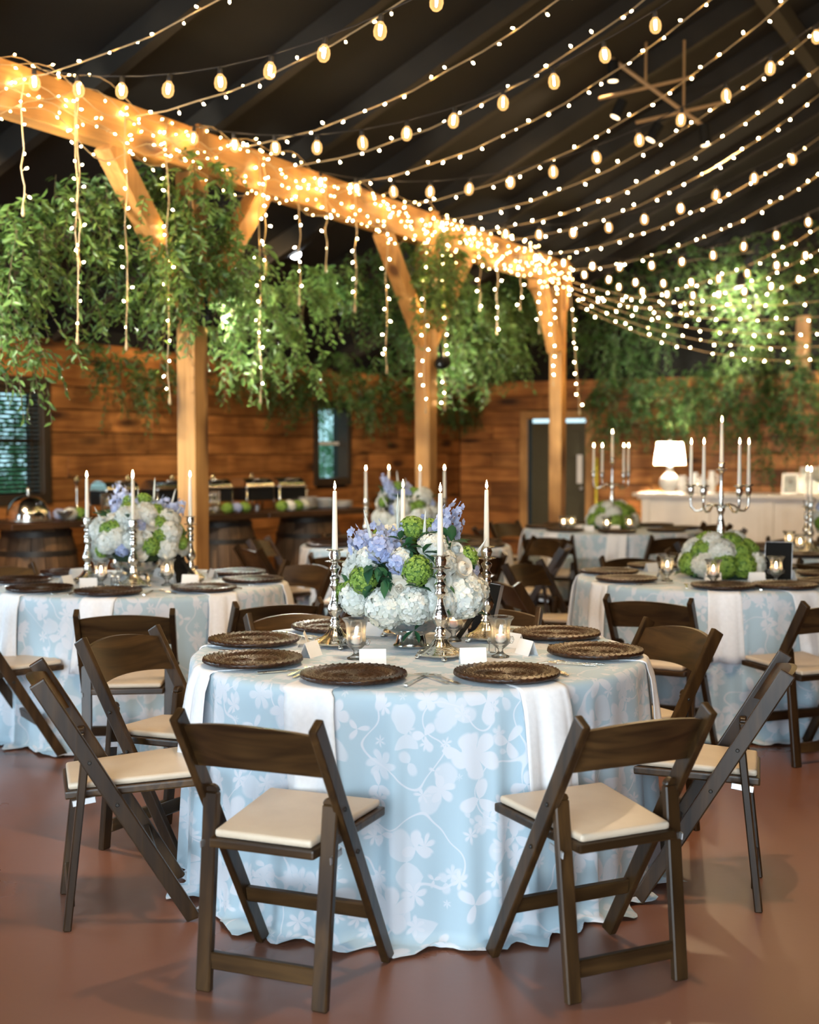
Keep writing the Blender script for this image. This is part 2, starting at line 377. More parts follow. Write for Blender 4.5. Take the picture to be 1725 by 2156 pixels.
M['slab'] = wood('dark_slab', (0.03, 0.015, 0.007), (0.075, 0.036, 0.016), (0.02, 0.01, 0.005), axis=0, rough=0.4, knots=False)
M['chafer_black'] = simple('chafer_black_steel', (0.02, 0.022, 0.025), 0.3, 0.6)
M['yellow'] = simple('yellow_pole', (0.62, 0.52, 0.03), 0.5)
M['photo'] = noisy('framed_print', (0.25, 0.30, 0.30), (0.6, 0.6, 0.55), 14, rough=0.4)
M['bush'] = leafmat('outdoor_leaves', (0.05, 0.16, 0.07), (0.20, 0.38, 0.20), 0.4, 0.5)
M['ground'] = noisy('outdoor_ground', (0.12, 0.16, 0.06), (0.22, 0.24, 0.12), 2, rough=0.9)

# ================================================================== THE ROOM
def rset(o, z=0.0):
    o.location = (RO.x, RO.y, z); o.rotation_euler = (0, 0, RA); return o
T0, T1, S0, S1 = -3.0, 13.0, -9.5, 10.4
WALLH = 2.46
flo = rset(MB().box(T0 - .3, T1 + .3, S0 - .3, S1 + .3, -0.12, 0.0).obj('floor', M['floor'], kind='structure'))
flo['label'] = 'polished reddish brown concrete floor'
gr = rset(MB().box(-40, 40, -40, 45, -0.4, -0.14).obj('ground', M['ground'], kind='structure')); gr['label'] = 'grass ground outside the barn'

def holed(axis, a0, a1, z0, z1, d0, d1, holes, mb):
    """slab in plane; axis 's' runs along y at x in d0..d1, axis 't' runs along x at y in d0..d1"""
    A = sorted({a0, a1, *[h[0] for h in holes], *[h[1] for h in holes]}); Z = sorted({z0, z1, *[h[2] for h in holes], *[h[3] for h in holes]})
    A = [a for a in A if a0 <= a <= a1]; Z = [z for z in Z if z0 <= z <= z1]
    for i in range(len(A) - 1):
        for j in range(len(Z) - 1):
            am, zm = (A[i] + A[i + 1]) / 2, (Z[j] + Z[j + 1]) / 2
            if any(h[0] < am < h[1] and h[2] < zm < h[3] for h in holes): continue
            if axis == 's': mb.box(d0, d1, A[i], A[i + 1], Z[j], Z[j + 1])
            else: mb.box(A[i], A[i + 1], d0, d1, Z[j], Z[j + 1])
    return mb
WIN1 = (0.96, 1.86, 1.08, 2.04); WIN2 = (6.42, 7.14, 1.13, 2.00)
SIDE = (-7.0, -3.0, 0.0, 2.25)
DOORT = (1.03, 1.93, 0.0, 1.93)        # along x on the back wall, measured from the corner below
DOOR = (T0 + 1.055, T0 + 1.925, 0.0, 1.925)
wl = rset(holed('s', S0, S1 + .2, 0, WALLH, T0 - .2, T0 - .03, [WIN1, WIN2, SIDE], MB()).obj('wall_left', M['rafter'], kind='structure')); wl['label'] = 'knotty cedar plank wall with windows'
wb_mb = holed('t', T0 - .2, T1 + .2, 0, WALLH, S1 + .03, S1 + .2, [DOOR], MB())
wb_mb.add([(T0 - .2, S1 + .03, WALLH), (5, S1 + .03, 6.9), (T1 + .2, S1 + .03, WALLH), (T0 - .2, S1 + .2, WALLH), (5, S1 + .2, 6.9), (T1 + .2, S1 + .2, WALLH)], [(0, 2, 1), (3, 4, 5)])
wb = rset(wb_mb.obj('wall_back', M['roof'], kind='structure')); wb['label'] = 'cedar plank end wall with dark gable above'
wr = rset(MB().box(T1 + .03, T1 + .2, S0, S1 + .2, 0, WALLH).obj('wall_right', M['plank'], kind='structure')); wr['label'] = 'cedar wall on the far side of the hall'
FD = (2.0, 8.0, 0.0, 3.4)
wf_mb = MB()
wf_mb.box(T0 - .2, FD[0], S0 - .2, S0, 0, 3.4).box(FD[1], T1 + .2, S0 - .2, S0, 0, 3.4)
wf_mb.add([(T0 - .2, S0, 3.4), (T0 - .2, S0, 2.6), (5, S0, 6.9), (T1 + .2, S0, 2.6), (T1 + .2, S0, 3.4), (FD[1], S0, 3.4), (FD[0], S0, 3.4)], [(0, 6, 5, 4, 2)])
wf = rset(wf_mb.obj('wall_front', M['plank'], kind='structure')); wf['label'] = 'wall with the open barn doorway'

# planks on the left and back walls
def planks(parent, axis, a0, a1, ztop, d0, d1, holes, mat):
    z = 0.0; row = 0
    while z < ztop - 0.02:
        h = 0.205; z1 = min(z + h, ztop); a = a0 - random.random() * 2.2; 
        while a < a1:
            ln = random.uniform(2.0, 3.6); b0, b1 = max(a, a0), min(a + ln, a1); a += ln
            if b1 - b0 < 0.05: continue
            ivs = [(b0, b1)]
            for hh in holes:
                if hh[3] - .01 <= z or hh[2] + .01 >= z1: continue
                nx = []
                for (p, q) in ivs:
                    if hh[1] <= p or hh[0] >= q: nx.append((p, q)); continue
                    if hh[0] > p: nx.append((p, hh[0]))
                    if hh[1] < q: nx.append((hh[1], q))
                ivs = nx
            for (p, q) in ivs:
                if q - p < 0.04: continue
                j = random.uniform(0, 0.008); mb = MB()
                if axis == 's': mb.box(d0, d1 + j, p + .003, q - .003, z + .004, z1 - .004)
                else: mb.box(p + .003, q - .003, d0 - j, d1, z + .004, z1 - .004)
                mb.obj('plank', mat, parent, bevel=0.004)
        z = z1; row += 1
planks(wl, 's', -1.5, S1, WALLH, T0 - .03, T0 - .006, [WIN1, WIN2], M['plank'])
planks(wb, 't', T0, 7.5, WALLH, S1 + .006, S1 + .03, [DOOR], M['plankx'])

# windows
def window(name, hole, blinds, label):
    s0, s1, z0, z1 = hole
    w = rset(MB().obj(name, None, kind='structure')); w['label'] = label
    fr = MB(); t = .07
    for a in ((s0 - t, s0 + .02, z0 - t, z1 + t), (s1 - .02, s1 + t, z0 - t, z1 + t)): fr.box(T0 - .17, T0 + .025, a[0], a[1], a[2], a[3])
    fr.box(T0 - .17, T0 + .025, s0, s1, z0 - t, z0 + .02).box(T0 - .17, T0 + .025, s0, s1, z1 - .02, z1 + t)
    fr.obj('frame', M['dark_frame'], w, bevel=.004)
    MB().box(T0 - .145, T0 - .105, s0 + .02, s1 - .02, (z0 + z1) / 2 - .02, (z0 + z1) / 2 + .02).obj('sash_bar', M['white_paint'] if not blinds else M['dark_frame'], w)
    for za, zb in ((z0 + .02, (z0 + z1) / 2 - .02), ((z0 + z1) / 2 + .02, z1 - .02)):
        MB().box(T0 - .13, T0 - .124, s0 + .02, s1 - .02, za, zb).obj('pane', M['pane'], w)
    if blinds:
        n = 24; me = None
        MB().box(T0 - .06, T0 - .005, s0 + .02, s1 - .02, z1 - .07, z1 - .02).obj('blind_headrail', M['dark_frame'], w)
        for i in range(n):
            z = z0 + .03 + (z1 - z0 - .1) * i / (n - 1)
            if me is None:
                mb = MB().box(-.022, .022, s0 + .025, s1 - .025, -.0016, .0016); mb.xf(Matrix.Rotation(radians(-22), 4, 'Y')); me = mb.mesh('blind_slat', M['dark_frame'])
            o = new('blind_slat', me, w); o.location = (T0 - .035, 0, z)
        for ss in (.15, .85):
            MB().box(T0 - .012, T0 - .010, s0 + (s1 - s0) * ss, s0 + (s1 - s0) * ss + .01, z0 + .02, z1 - .05).obj('blind_cord', M['dark_frame'], w)
window('window_1', WIN1, True, 'dark framed window with lowered slatted blinds')
window('window_2', WIN2, False, 'narrow sash window with garden light beyond')

# door in the back wall, daylight showing over and beside it
dr = rset(MB().obj('door_1', None, kind='structure')); dr['label'] = 'dark panelled door with a slit of daylight above it'
d0, d1, dz0, dz1 = DOOR
lf = MB().box(d0 + .035, d1 - .005, S1 + .07, S1 + .11, 0.01, dz1 - .055).obj('door_leaf', M['door'], dr, bevel=.003)
for pz0, pz1 in ((.15, .75), (.88, 1.25), (1.38, 1.75)):
    for pa, pb in ((d0 + .13, d0 + .42), (d0 + .50, d0 + .78)):
        MB().box(pa, pb, S1 + .062, S1 + .071, pz0, pz1).obj('door_panel', M['door'], lf, bevel=.006)
MB().ball((d1 - .08, S1 + .04, .95), .028, .028, .028).box(d1 - .085, d1 - .075, S1 + .04, S1 + .07, .945, .955).obj('door_knob', M['steel'], lf, smooth=True)
tr = MB(); tr.box(d0 - .11, d0, S1 - .02, S1 + .035, 0, dz1 + .11).box(d1, d1 + .11, S1 - .02, S1 + .035, 0, dz1 + .11).box(d0, d1, S1 - .02, S1 + .035, dz1, dz1 + .11)
tr.obj('door_frame', M['trim'], dr, bevel=.004)
pn = tag(rset(MB().box(d1 - .15, d1 - .07, S1 + .056, S1 + .0605, 1.02, 1.42).obj('paper_notice', M['card'])), 'white paper notice pinned on the dark door', 'notice')
yp = tag(rset(MB().tube([(d1 + .20, S1 - .16, 0.0), (d1 + .17, S1 - .03, 1.38)], .016, 8).obj('broom_pole', M['yellow'], smooth=True)), 'thin yellow pole leaning beside the door frame', 'pole')

# roof: dark boards, rafters, purlins
def roofz(t): return 2.60 + (min(t, 10 - t) - T0) * 0.5
ro = MB()
for ta, tb in ((T0 - .4, 5.0), (5.0, T1 + .4)):
    za, zb = roofz(ta), roofz(tb)
    ro.add([(ta, S0 - .4, za), (tb, S0 - .4, zb), (tb, S1 + .4, zb), (ta, S1 + .4, za), (ta, S0 - .4, za + .1), (tb, S0 - .4, zb + .1), (tb, S1 + .4, zb + .1), (ta, S1 + .4, za + .1)],
           [(0, 3, 2, 1), (4, 5, 6, 7), (0, 1, 5, 4), (1, 2, 6, 5), (2, 3, 7, 6), (3, 0, 4, 7)])
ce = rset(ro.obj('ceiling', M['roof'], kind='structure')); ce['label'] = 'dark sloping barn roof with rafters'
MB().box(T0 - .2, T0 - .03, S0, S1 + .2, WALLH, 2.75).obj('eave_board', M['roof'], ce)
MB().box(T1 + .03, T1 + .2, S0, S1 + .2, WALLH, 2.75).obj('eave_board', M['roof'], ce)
rafm = [MB().bar((T0, 0, roofz(T0) - .09), (5, 0, roofz(5) - .09), .09, .18, (0, 1, 0)).mesh('rafter', M['rafter']), MB().bar((5, 0, roofz(5) - .09), (T1, 0, roofz(5) - .09 - 4), .09, .18, (0, 1, 0)).mesh('rafter', M['rafter'])]
for i in range(17):
    for me in rafm:
        o = new('rafter', me, ce); o.location = (0, -8.8 + i * 1.2, 0)
for t in (2.7, 4.1, 5.0, 6.6, 8.2):
    MB().box(t - .06, t + .06, S0, S1, roofz(t) - .36, roofz(t) - .19).obj('purlin', M['rafter'], ce)
tie = MB().bar((0, 0, 4.05), (10, 0, 4.05), .09, .14, (0, 1, 0)).mesh('tie_beam', M['rafter'])

# timber frame: posts, beam, braces
BB, BT = 3.235, 3.505
bm_ = tag(rset(MB().box(-.07, .07, -5.2, 6.72, BB, BT).obj('timber_beam', M['beam'], bevel=.006)), 'long honey timber beam wrapped in fairy lights', 'beam')
bm_['kind'] = 'structure'
del bm_['category']; bm_.name = 'trim_1'
POSTS = [-3.32, 0.0, 3.33, 6.5]
plab = ['square timber post standing nearest the barn doorway', 'square timber post with thick greenery beside the buffet', 'square timber post with greenery behind the candle-lit table', 'square timber post in front of the dark door']
for i, s in enumerate(POSTS):
    p = thing('timber_post', plab[i], 'post', RM(0, s, 0), RA, 'timber posts under the beam')
    MB().box(-.072, .072, -.072, .072, 0, BB).obj('post_shaft', M['post'], p, bevel=.006)
    MB().box(.072, .102, -.05, .05, BB - .25, BT + .02).obj('cleat', M['post'], p, bevel=.004)
    for sg in (-1, 1):
        if i == 3 and sg == 1: continue
        if i == 3:   # curved brace
            pts = [(0, -.09 - .62 * k / 6, BB - .68 + .68 * sin(pi / 2 * k / 6) ** 1.0) for k in range(7)]
            mb = MB()
            for a, b in zip(pts[:-1], pts[1:]): mb.bar(a, b, .12, .17)
            mb.obj('brace', M['post'], p)
        else:
            MB().bar((0, sg * .05, BB - .82), (0, sg * .80, BB + .02), .12, .14).obj('brace', M['post'], p, bevel=.006)
    # iron-dark mounting block
gp = tag(rset(MB().box(1.75, 1.93, S1 - .02, S1 + .03, WALLH - .05, 3.2).box(1.55, 2.15, S1 - .05, S1 + .03, WALLH - .06, WALLH + .03).obj('gable_stud', M['post'], bevel=.005)), 'short timber stud standing on the end wall top', 'stud')

# ================================================================== FOLIAGE
def foliage_arrays(anchors, nl=14, L=(.30, .50), leaf=(.045, .075), width=.32, droop=1.0, seed=0):
    """sprays hanging from anchors [(point, outward)], returns leaf quads arrays and twig segments"""
    r = np.random.default_rng(seed); n = len(anchors)
    P = np.array([a[0] for a in anchors], float); O = np.array([a[1] for a in anchors], float)
    O = O + r.normal(0, .45, (n, 3)); O /= np.linalg.norm(O, axis=1)[:, None]
    ln = r.uniform(L[0], L[1], n)
    k = (np.arange(nl) + 1) / nl
    pts = P[:, None, :] + O[:, None, :] * (ln[:, None] * (k[None, :] * (1 - .25 * k[None, :])))[:, :, None]
    pts[:, :, 2] -= droop * ln[:, None] * .75 * (k[None, :] ** 1.6)
    tan = np.gradient(pts, axis=1); tan /= np.linalg.norm(tan, axis=2)[:, :, None] + 1e-9
    side = np.cross(tan, np.array([0, 0, 1.0])); side /= np.linalg.norm(side, axis=2)[:, :, None] + 1e-6
    sg = np.where(np.arange(nl) % 2 == 0, 1.0, -1.0)[None, :, None]
    d = tan * .55 + side * sg * .8 + r.normal(0, .35, tan.shape); d[:, :, 2] -= .25
    d /= np.linalg.norm(d, axis=2)[:, :, None]
    nrm = np.cross(d, tan) + r.normal(0, .5, tan.shape); nrm -= d * np.sum(nrm * d, axis=2)[:, :, None]; nrm /= np.linalg.norm(nrm, axis=2)[:, :, None] + 1e-9
    w = np.cross(d, nrm)
    ll = r.uniform(leaf[0], leaf[1], (n, nl))[:, :, None] * (1.1 - .35 * k[None, :, None])
    return pts.reshape(-1, 3), d.reshape(-1, 3), nrm.reshape(-1, 3), w.reshape(-1, 3), ll.reshape(-1, 1), P, pts
def leaves_mesh(name, arr, width, mat):
    B, d, n, w, ll = arr[:5]; hw = ll * width / 2
    V = np.stack([B, B + d * ll * .32 + w * hw + n * hw * .35, B + d * ll * .70 + w * hw * .8 + n * hw * .3, B + d * ll - n * ll * .08,
                  B + d * ll * .70 - w * hw * .8 + n * hw * .3, B + d * ll * .32 - w * hw + n * hw * .35], axis=1).reshape(-1, 3)
    i = np.arange(len(B))[:, None] * 6
    Q = np.concatenate([i + np.array([[0, 1, 2, 3]]), i + np.array([[0, 3, 4, 5]])])
    return np_mesh(name, V, Q, mat)
LEAF1 = None
def leaf_single():
    global LEAF1
    if LEAF1 is None:
        LEAF1 = MB().add([(0, 0, 0), (.32, .16, .05), (.7, .13, .04), (1, 0, -.08), (.7, -.13, .04), (.32, -.16, .05), (.5, 0, 0)],
                         [(0, 6, 2, 1), (6, 3, 2), (0, 5, 4, 6), (6, 4, 3)]).mesh('leaf', M['vine_leaf'])
    return LEAF1
def garland(name, label, anchors, stem_pts, mat, nl=14, L=(.30, .5), leaf=(.045, .075), width=.34, seed=0, singles=0, droop=1.0, group='greenery garlands'):
    t = thing(name, label, 'greenery', stem_pts[0], 0, group); c = Vector(stem_pts[0])
    anchors = [(Vector(p) - c, o) for p, o in anchors]
    arr = foliage_arrays(anchors, nl, L, leaf, width, droop, seed)
    o = new('foliage', leaves_mesh('foliage', arr, width, mat), t, kind='stuff')
    mb = MB(); mb.tube([Vector(p) - c for p in stem_pts], .012, 5)
    for i in range(0, len(anchors), 1):
        pp = arr[6][i]; mb.tube([arr[5][i], pp[nl // 2], pp[-1]], .0022, 3, cap=False)
    mb.obj('stem', M['vine_stem'], t, kind='stuff')
    if singles:
        r = np.random.default_rng(seed + 99); idx = r.permutation(len(arr[0]))[:singles]
        for i in idx:
            X = Vector(arr[1][i]); Z = Vector(arr[2][i]); Y = Z.cross(X); l = float(arr[4][i][0]) * 1.15
            o = new('leaf', leaf_single(), t)
            mm = Matrix((X, Y, Z)).transposed().to_4x4(); mm.translation = Vector(arr[0][i]) + Vector((0, 0, -.01)) + Z * .02
            o.matrix_basis = mm @ Matrix.Scale(l, 4)
    return t
def anchor_line(p0, p1, n, rad, sag=0, out=None, seed=0, clump=0):
    r = random.Random(seed); p0 = Vector(p0); p1 = Vector(p1); A = []; st = []
    for k in range(9):
        f = k / 8; q = p0.lerp(p1, f); q.z -= sag * 4 * f * (1 - f); st.append(q)
    cl = [r.random() for _ in range(clump)] if clump else None
    for i in range(n):
        f = min(max(r.gauss(r.choice(cl), .055), 0), 1) if clump else r.random()
        q = p0.lerp(p1, f); q.z -= sag * 4 * f * (1 - f)
        a = r.uniform(0, 2 * pi); rr = rad * sqrt(r.random())
        d = Vector((cos(a), sin(a), r.uniform(-.5, .5)))
        A.append((q + d * rr, (d.x, d.y, d.z - .1) if out is None else (d.x + out[0], d.y + out[1], d.z * .6 + out[2])))
    return A, st
def hang(base, n, length, rad, seed=0):
    r = random.Random(seed); b = Vector(base); A = []
    for i in range(n):
        f = r.random(); rr = rad * (1 - .5 * f); a = r.uniform(0, 2 * pi)
        A.append((b + Vector((cos(a) * rr * r.random(), sin(a) * rr * r.random(), -f * length)), (cos(a), sin(a), -.6)))
    return A
def vine(label, pieces, mat, seed, singles=0, **kw):
    A = []; st = None
    for p in pieces:
        if p[0] == 'line':
            a, s_ = anchor_line(*p[1:7], seed=seed + len(A), clump=p[7] if len(p) > 7 else 0) if False else anchor_line(p[1], p[2], p[3], p[4], p[5], None, seed + len(A), p[6] if len(p) > 6 else 0)
            A += a; st = st or s_
        else: A += hang(*p[1:5], seed=seed + len(A))
    st = st or [A[0][0], A[-1][0]]
    return garland('greenery_garland', label, A, st, mat, seed=seed, singles=singles, **kw)
def PX(px, py, t):
    """point of the pixel's ray on the vertical room plane x = t"""
    r = ray(px, py); n = RM(1, 0, 0) - RM(0, 0, 0); k = (RM(t, 0, 0) - Vector((0, 0, CAMZ))).dot(n) / r.dot(n)
    return Vector((0, 0, CAMZ)) + r * k
def PB(px, py, s):
    r = ray(px, py); n = RM(0, 1, 0) - RM(0, 0, 0); k = (RM(0, s, 0) - Vector((0, 0, CAMZ))).dot(n) / r.dot(n)
    return Vector((0, 0, CAMZ)) + r * k

def blobs(lst, plane, jit, dens, seed):
    """anchors scattered through leafy clumps; each clump (px, py, half width, half height) read on a vertical room plane"""
    r = random.Random(seed); A = []
    n_ = (RM(1, 0, 0) - RM(0, 0, 0)) if plane[0] == 't' else (RM(0, 1, 0) - RM(0, 0, 0))
    for (cx, cy, rx, ry) in lst:
        f = PX if plane[0] == 't' else PB
        c = f(cx, cy, plane[1]); ex = f(cx + rx, cy, plane[1]) - c; ez = f(cx, cy - ry, plane[1]) - c
        for k in range(max(8, int(dens * ex.length * ez.length * pi))):
            a = r.uniform(0, 2 * pi); q = sqrt(r.random()); p = c + ex * (q * cos(a) * .8) + ez * (q * sin(a) * .85 + .25) + Vector((0, 0, .06)) + n_ * r.gauss(0, jit)
            o = ex.normalized() * cos(a) - n_ * (.8 if plane[0] == 's' else -.8) * r.uniform(-.2, 1) + Vector((0, 0, sin(a) * .7 - .25)); A.append((p, tuple(o)))
    return A
def bush(label, lst, plane, mat, seed, dens=210, jit=.11, singles=0, **kw):
    A = blobs(lst, plane, jit, dens, seed); kw.setdefault('leaf', (.05, .085)); kw.setdefault('L', (.15, .28)); kw.setdefault('nl', 11)
    f = PX if plane[0] == 't' else PB
    st = [f(c[0], c[1] - c[3] * .3, plane[1]) for c in lst[:3]]
    return garland('greenery_garland', label, A, st, mat, seed=seed, singles=singles, **kw)
bush('thick green garland drooping from the buffet post towards the barn doorway', [(330, 400, 50, 40), (250, 450, 70, 55), (150, 480, 70, 50), (60, 500, 90, 60), (-40, 520, 70, 70), (40, 570, 75, 60), (115, 600, 75, 60), (30, 640, 40, 55), (-20, 640, 40, 70), (40, 735, 26, 42), (92, 755, 24, 32), (10, 770, 14, 36),
     (250, 530, 65, 60), (270, 610, 55, 55), (225, 670, 22, 45), (300, 670, 30, 35), (180, 400, 60, 30)], ('t', -.28), M['vine_leaf'], 11, singles=230)
bush('dense leafy vine climbing the timber post beside the buffet', [(405, 400, 52, 50), (400, 480, 62, 50), (410, 560, 72, 60), (425, 625, 80, 45), (350, 545, 45, 65), (385, 680, 50, 22), (465, 560, 45, 55), (345, 635, 45, 40)], ('t', .05), M['vine_leaf'], 21, singles=230, dens=260)
bush('bright spray of greenery hanging right of the buffet post', [(505, 600, 48, 45), (545, 655, 42, 45), (500, 690, 36, 35), (530, 755, 40, 45), (488, 740, 26, 40), (575, 640, 26, 28)], ('t', -.35), M['vine_leaf'], 31, singles=120)
bush('long bright tail of leaves hanging below the spotlight', [(650, 610, 40, 30), (636, 670, 22, 45), (632, 735, 17, 42), (634, 780, 12, 18), (685, 610, 26, 38)], ('t', -.42), M['vine_leaf'], 33, singles=80)
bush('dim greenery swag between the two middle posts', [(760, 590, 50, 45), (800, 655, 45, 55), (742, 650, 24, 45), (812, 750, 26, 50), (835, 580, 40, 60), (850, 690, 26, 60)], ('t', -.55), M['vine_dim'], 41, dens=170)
bush('leafy vine wrapped round the second timber post', [(912, 545, 46, 36), (908, 605, 50, 38), (918, 660, 44, 45), (876, 640, 26, 50)], ('t', .02), M['vine_leaf'], 51, singles=90)
bush('bright spot-lit bunch of greenery right of the second post', [(1000, 650, 55, 38), (1045, 700, 55, 45), (960, 735, 32, 45), (1000, 775, 50, 38), (1065, 765, 45, 26), (928, 800, 18, 45), (1085, 660, 30, 40)], ('t', -.45), M['vine_leaf'], 61, singles=90)
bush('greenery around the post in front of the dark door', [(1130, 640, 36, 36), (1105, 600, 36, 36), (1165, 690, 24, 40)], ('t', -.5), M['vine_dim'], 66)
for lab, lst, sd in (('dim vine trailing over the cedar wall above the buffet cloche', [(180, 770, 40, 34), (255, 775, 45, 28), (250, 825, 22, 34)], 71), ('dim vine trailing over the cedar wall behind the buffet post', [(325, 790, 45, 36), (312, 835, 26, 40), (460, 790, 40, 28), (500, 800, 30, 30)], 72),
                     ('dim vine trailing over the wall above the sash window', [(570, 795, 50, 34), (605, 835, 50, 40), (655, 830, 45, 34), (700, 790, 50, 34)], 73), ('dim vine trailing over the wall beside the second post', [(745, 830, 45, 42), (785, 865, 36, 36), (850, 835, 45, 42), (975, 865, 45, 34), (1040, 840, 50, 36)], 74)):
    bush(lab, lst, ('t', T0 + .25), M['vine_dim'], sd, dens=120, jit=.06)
KW = dict(leaf=(.06, .09), L=(.22, .4), jit=.16)
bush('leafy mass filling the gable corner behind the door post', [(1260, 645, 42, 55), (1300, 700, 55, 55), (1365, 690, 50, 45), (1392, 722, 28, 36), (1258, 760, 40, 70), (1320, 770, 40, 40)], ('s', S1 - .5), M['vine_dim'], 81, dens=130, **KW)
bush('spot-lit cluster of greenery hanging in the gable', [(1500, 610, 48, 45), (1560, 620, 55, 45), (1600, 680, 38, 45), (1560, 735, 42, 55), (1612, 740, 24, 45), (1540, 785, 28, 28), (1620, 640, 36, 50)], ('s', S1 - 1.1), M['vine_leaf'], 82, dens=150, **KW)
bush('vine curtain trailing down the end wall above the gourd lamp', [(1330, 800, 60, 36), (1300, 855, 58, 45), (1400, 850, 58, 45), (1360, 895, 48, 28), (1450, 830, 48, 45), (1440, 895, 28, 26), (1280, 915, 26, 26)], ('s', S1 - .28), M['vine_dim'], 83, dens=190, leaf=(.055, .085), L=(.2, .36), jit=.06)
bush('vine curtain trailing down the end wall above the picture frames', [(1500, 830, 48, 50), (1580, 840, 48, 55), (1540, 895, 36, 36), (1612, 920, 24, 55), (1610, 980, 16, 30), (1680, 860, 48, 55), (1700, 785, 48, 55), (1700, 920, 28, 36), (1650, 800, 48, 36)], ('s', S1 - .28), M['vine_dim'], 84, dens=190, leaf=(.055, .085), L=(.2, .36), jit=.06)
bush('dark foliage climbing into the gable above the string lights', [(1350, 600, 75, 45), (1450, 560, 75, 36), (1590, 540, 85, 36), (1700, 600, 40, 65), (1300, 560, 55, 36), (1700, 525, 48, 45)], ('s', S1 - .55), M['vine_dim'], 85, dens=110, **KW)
# shrubs outside the windows
for i, (t, s, z, rr) in enumerate(((-4.7, 2.9, .8, .7), (-6.0, 4.6, 1.9, 1.1), (-4.7, 9.6, .75, .6), (-5.8, 11.2, 2.0, 1.1))):
    A = hang(RM(t, s, z + .6), 140, 1.5, rr, 300 + i)
    garland('garden_shrub', ['leafy garden shrub outside the blinds window', 'taller leafy shrub outside the blinds window', 'leafy shrub seen through the sash window', 'broad shrub outside beyond the sash window'][i], A, [RM(t, s, -.14), RM(t, s, z)], M['bush'], leaf=(.08, .13), L=(.4, .6), seed=300 + i, group='garden shrubs outside')

# ================================================================== STRING LIGHTS
fairy_me = MB().ball((0, 0, -.016), .0056, .0056, .0100, 5, 3).mesh('fairy_bulb', M['fairy'], smooth=True)
fairy_far = MB().ball((0, 0, -.016), .0066, .0066, .0095, 5, 2).mesh('fairy_bulb_far', M['fairy'], smooth=True)
fairy_beam = MB().ball((0, 0, -.016), .0064, .0064, .0105, 5, 2).mesh('beam_bulb', M['fairy_soft'], smooth=True)
sock_me = MB().lathe([(.0028, -.008), (.0034, 0)], 5).mesh('bulb_socket', M['wire'])
def wire_rand(i, a=0): return math.sin(i * 12.9898 + a * 78.233) * 43758.5453 % 1.0
def fairy_string(name, label, pts, spacing, group, seed=0, drop=False, wr=.0042, bulb=None):
    """wire plus single bulbs on short stalks"""
    t = thing(name, label, 'string lights', pts[0], 0, group); c = Vector(pts[0]); L = [Vector(p) - c for p in pts]
    r = random.Random(seed); mb = MB(); mb.tube(L, wr, 5)
    d = spacing * r.random(); stalks = []
    for a, b in zip(L[:-1], L[1:]):
        seg = (b - a).length
        while d < seg:
            p = a.lerp(b, d / seg); ang = r.uniform(0, 2 * pi); dv = Vector((cos(ang), sin(ang), r.uniform(-1.4, .9))).normalized()
            stalks.append((p, dv)); d += spacing * r.uniform(.8, 1.2)
        d -= seg
    for p, dv in stalks:
        mb.tube([p, p + dv * .016, p + dv * .026], [.0022, .0026, .0034], 4)
    mb.obj('wire', M['wire'], t)
    for p, dv in stalks:
        far = (Vector(t.location) + p).y > 11
        o = new('bulb', bulb or (fairy_far if far else fairy_me), t); o.location = p + dv * .018
        o.rotation_euler = (-dv).to_track_quat('Z', 'Y').to_euler()
    if drop:
        MB().lathe([(.004, 0), (.008, -.03), (.011, -.05), (.006, -.066)], 8).obj('end_cap', M['wire'], t, smooth=True).location = L[-1]
    return t
globe_g = MB().lathe([(.011, -.034), (.015, -.041), (.0265, -.056), (.031, -.078), (.0275, -.100), (.015, -.114), (.002, -.118)], 14).mesh('globe_glass', M['globe_glass'], smooth=True)
globe_f = MB().tube([(.006, 0, -.05), (.008, 0, -.075), (.003, 0, -.096), (-.003, 0, -.096), (-.008, 0, -.075), (-.006, 0, -.05)], .0034, 5).mesh('filament', M['filament'], smooth=True)
globe_s = MB().lathe([(.006, 0), (.012, -.006), (.013, -.034), (.010, -.040)], 10).mesh('socket', M['cable'], smooth=True)
def globe_string(label, pts, spacing, group, seed=0):
    t = thing('globe_light_string', label, 'string lights', pts[0], 0, group); c = Vector(pts[0]); L = [Vector(p) - c for p in pts]
    MB().tube(L, .0035, 5).obj('cable', M['cable'], t)
    d = spacing * .15
    for a, b in zip(L[:-1], L[1:]):
        seg = (b - a).length
        while d < seg:
            p = a.lerp(b, d / seg); s_ = new('socket', globe_s, t); s_.location = p; s_.rotation_euler = (random.uniform(-.12, .12), random.uniform(-.12, .12), random.uniform(0, 6))
            new('globe', globe_g, s_); new('filament', globe_f, s_); d += spacing
        d -= seg
    return t
def stretch(s):
    return ('on the doorway side of the buffet post' if s < -.4 else 'at the buffet post' if s < .5 else 'between the buffet post and second post' if s < 2.9 else
            'at the second post' if s < 3.6 else 'between the second post and door post' if s < 6.2 else 'at the door post' if s < 6.95 else 'beyond the door post')
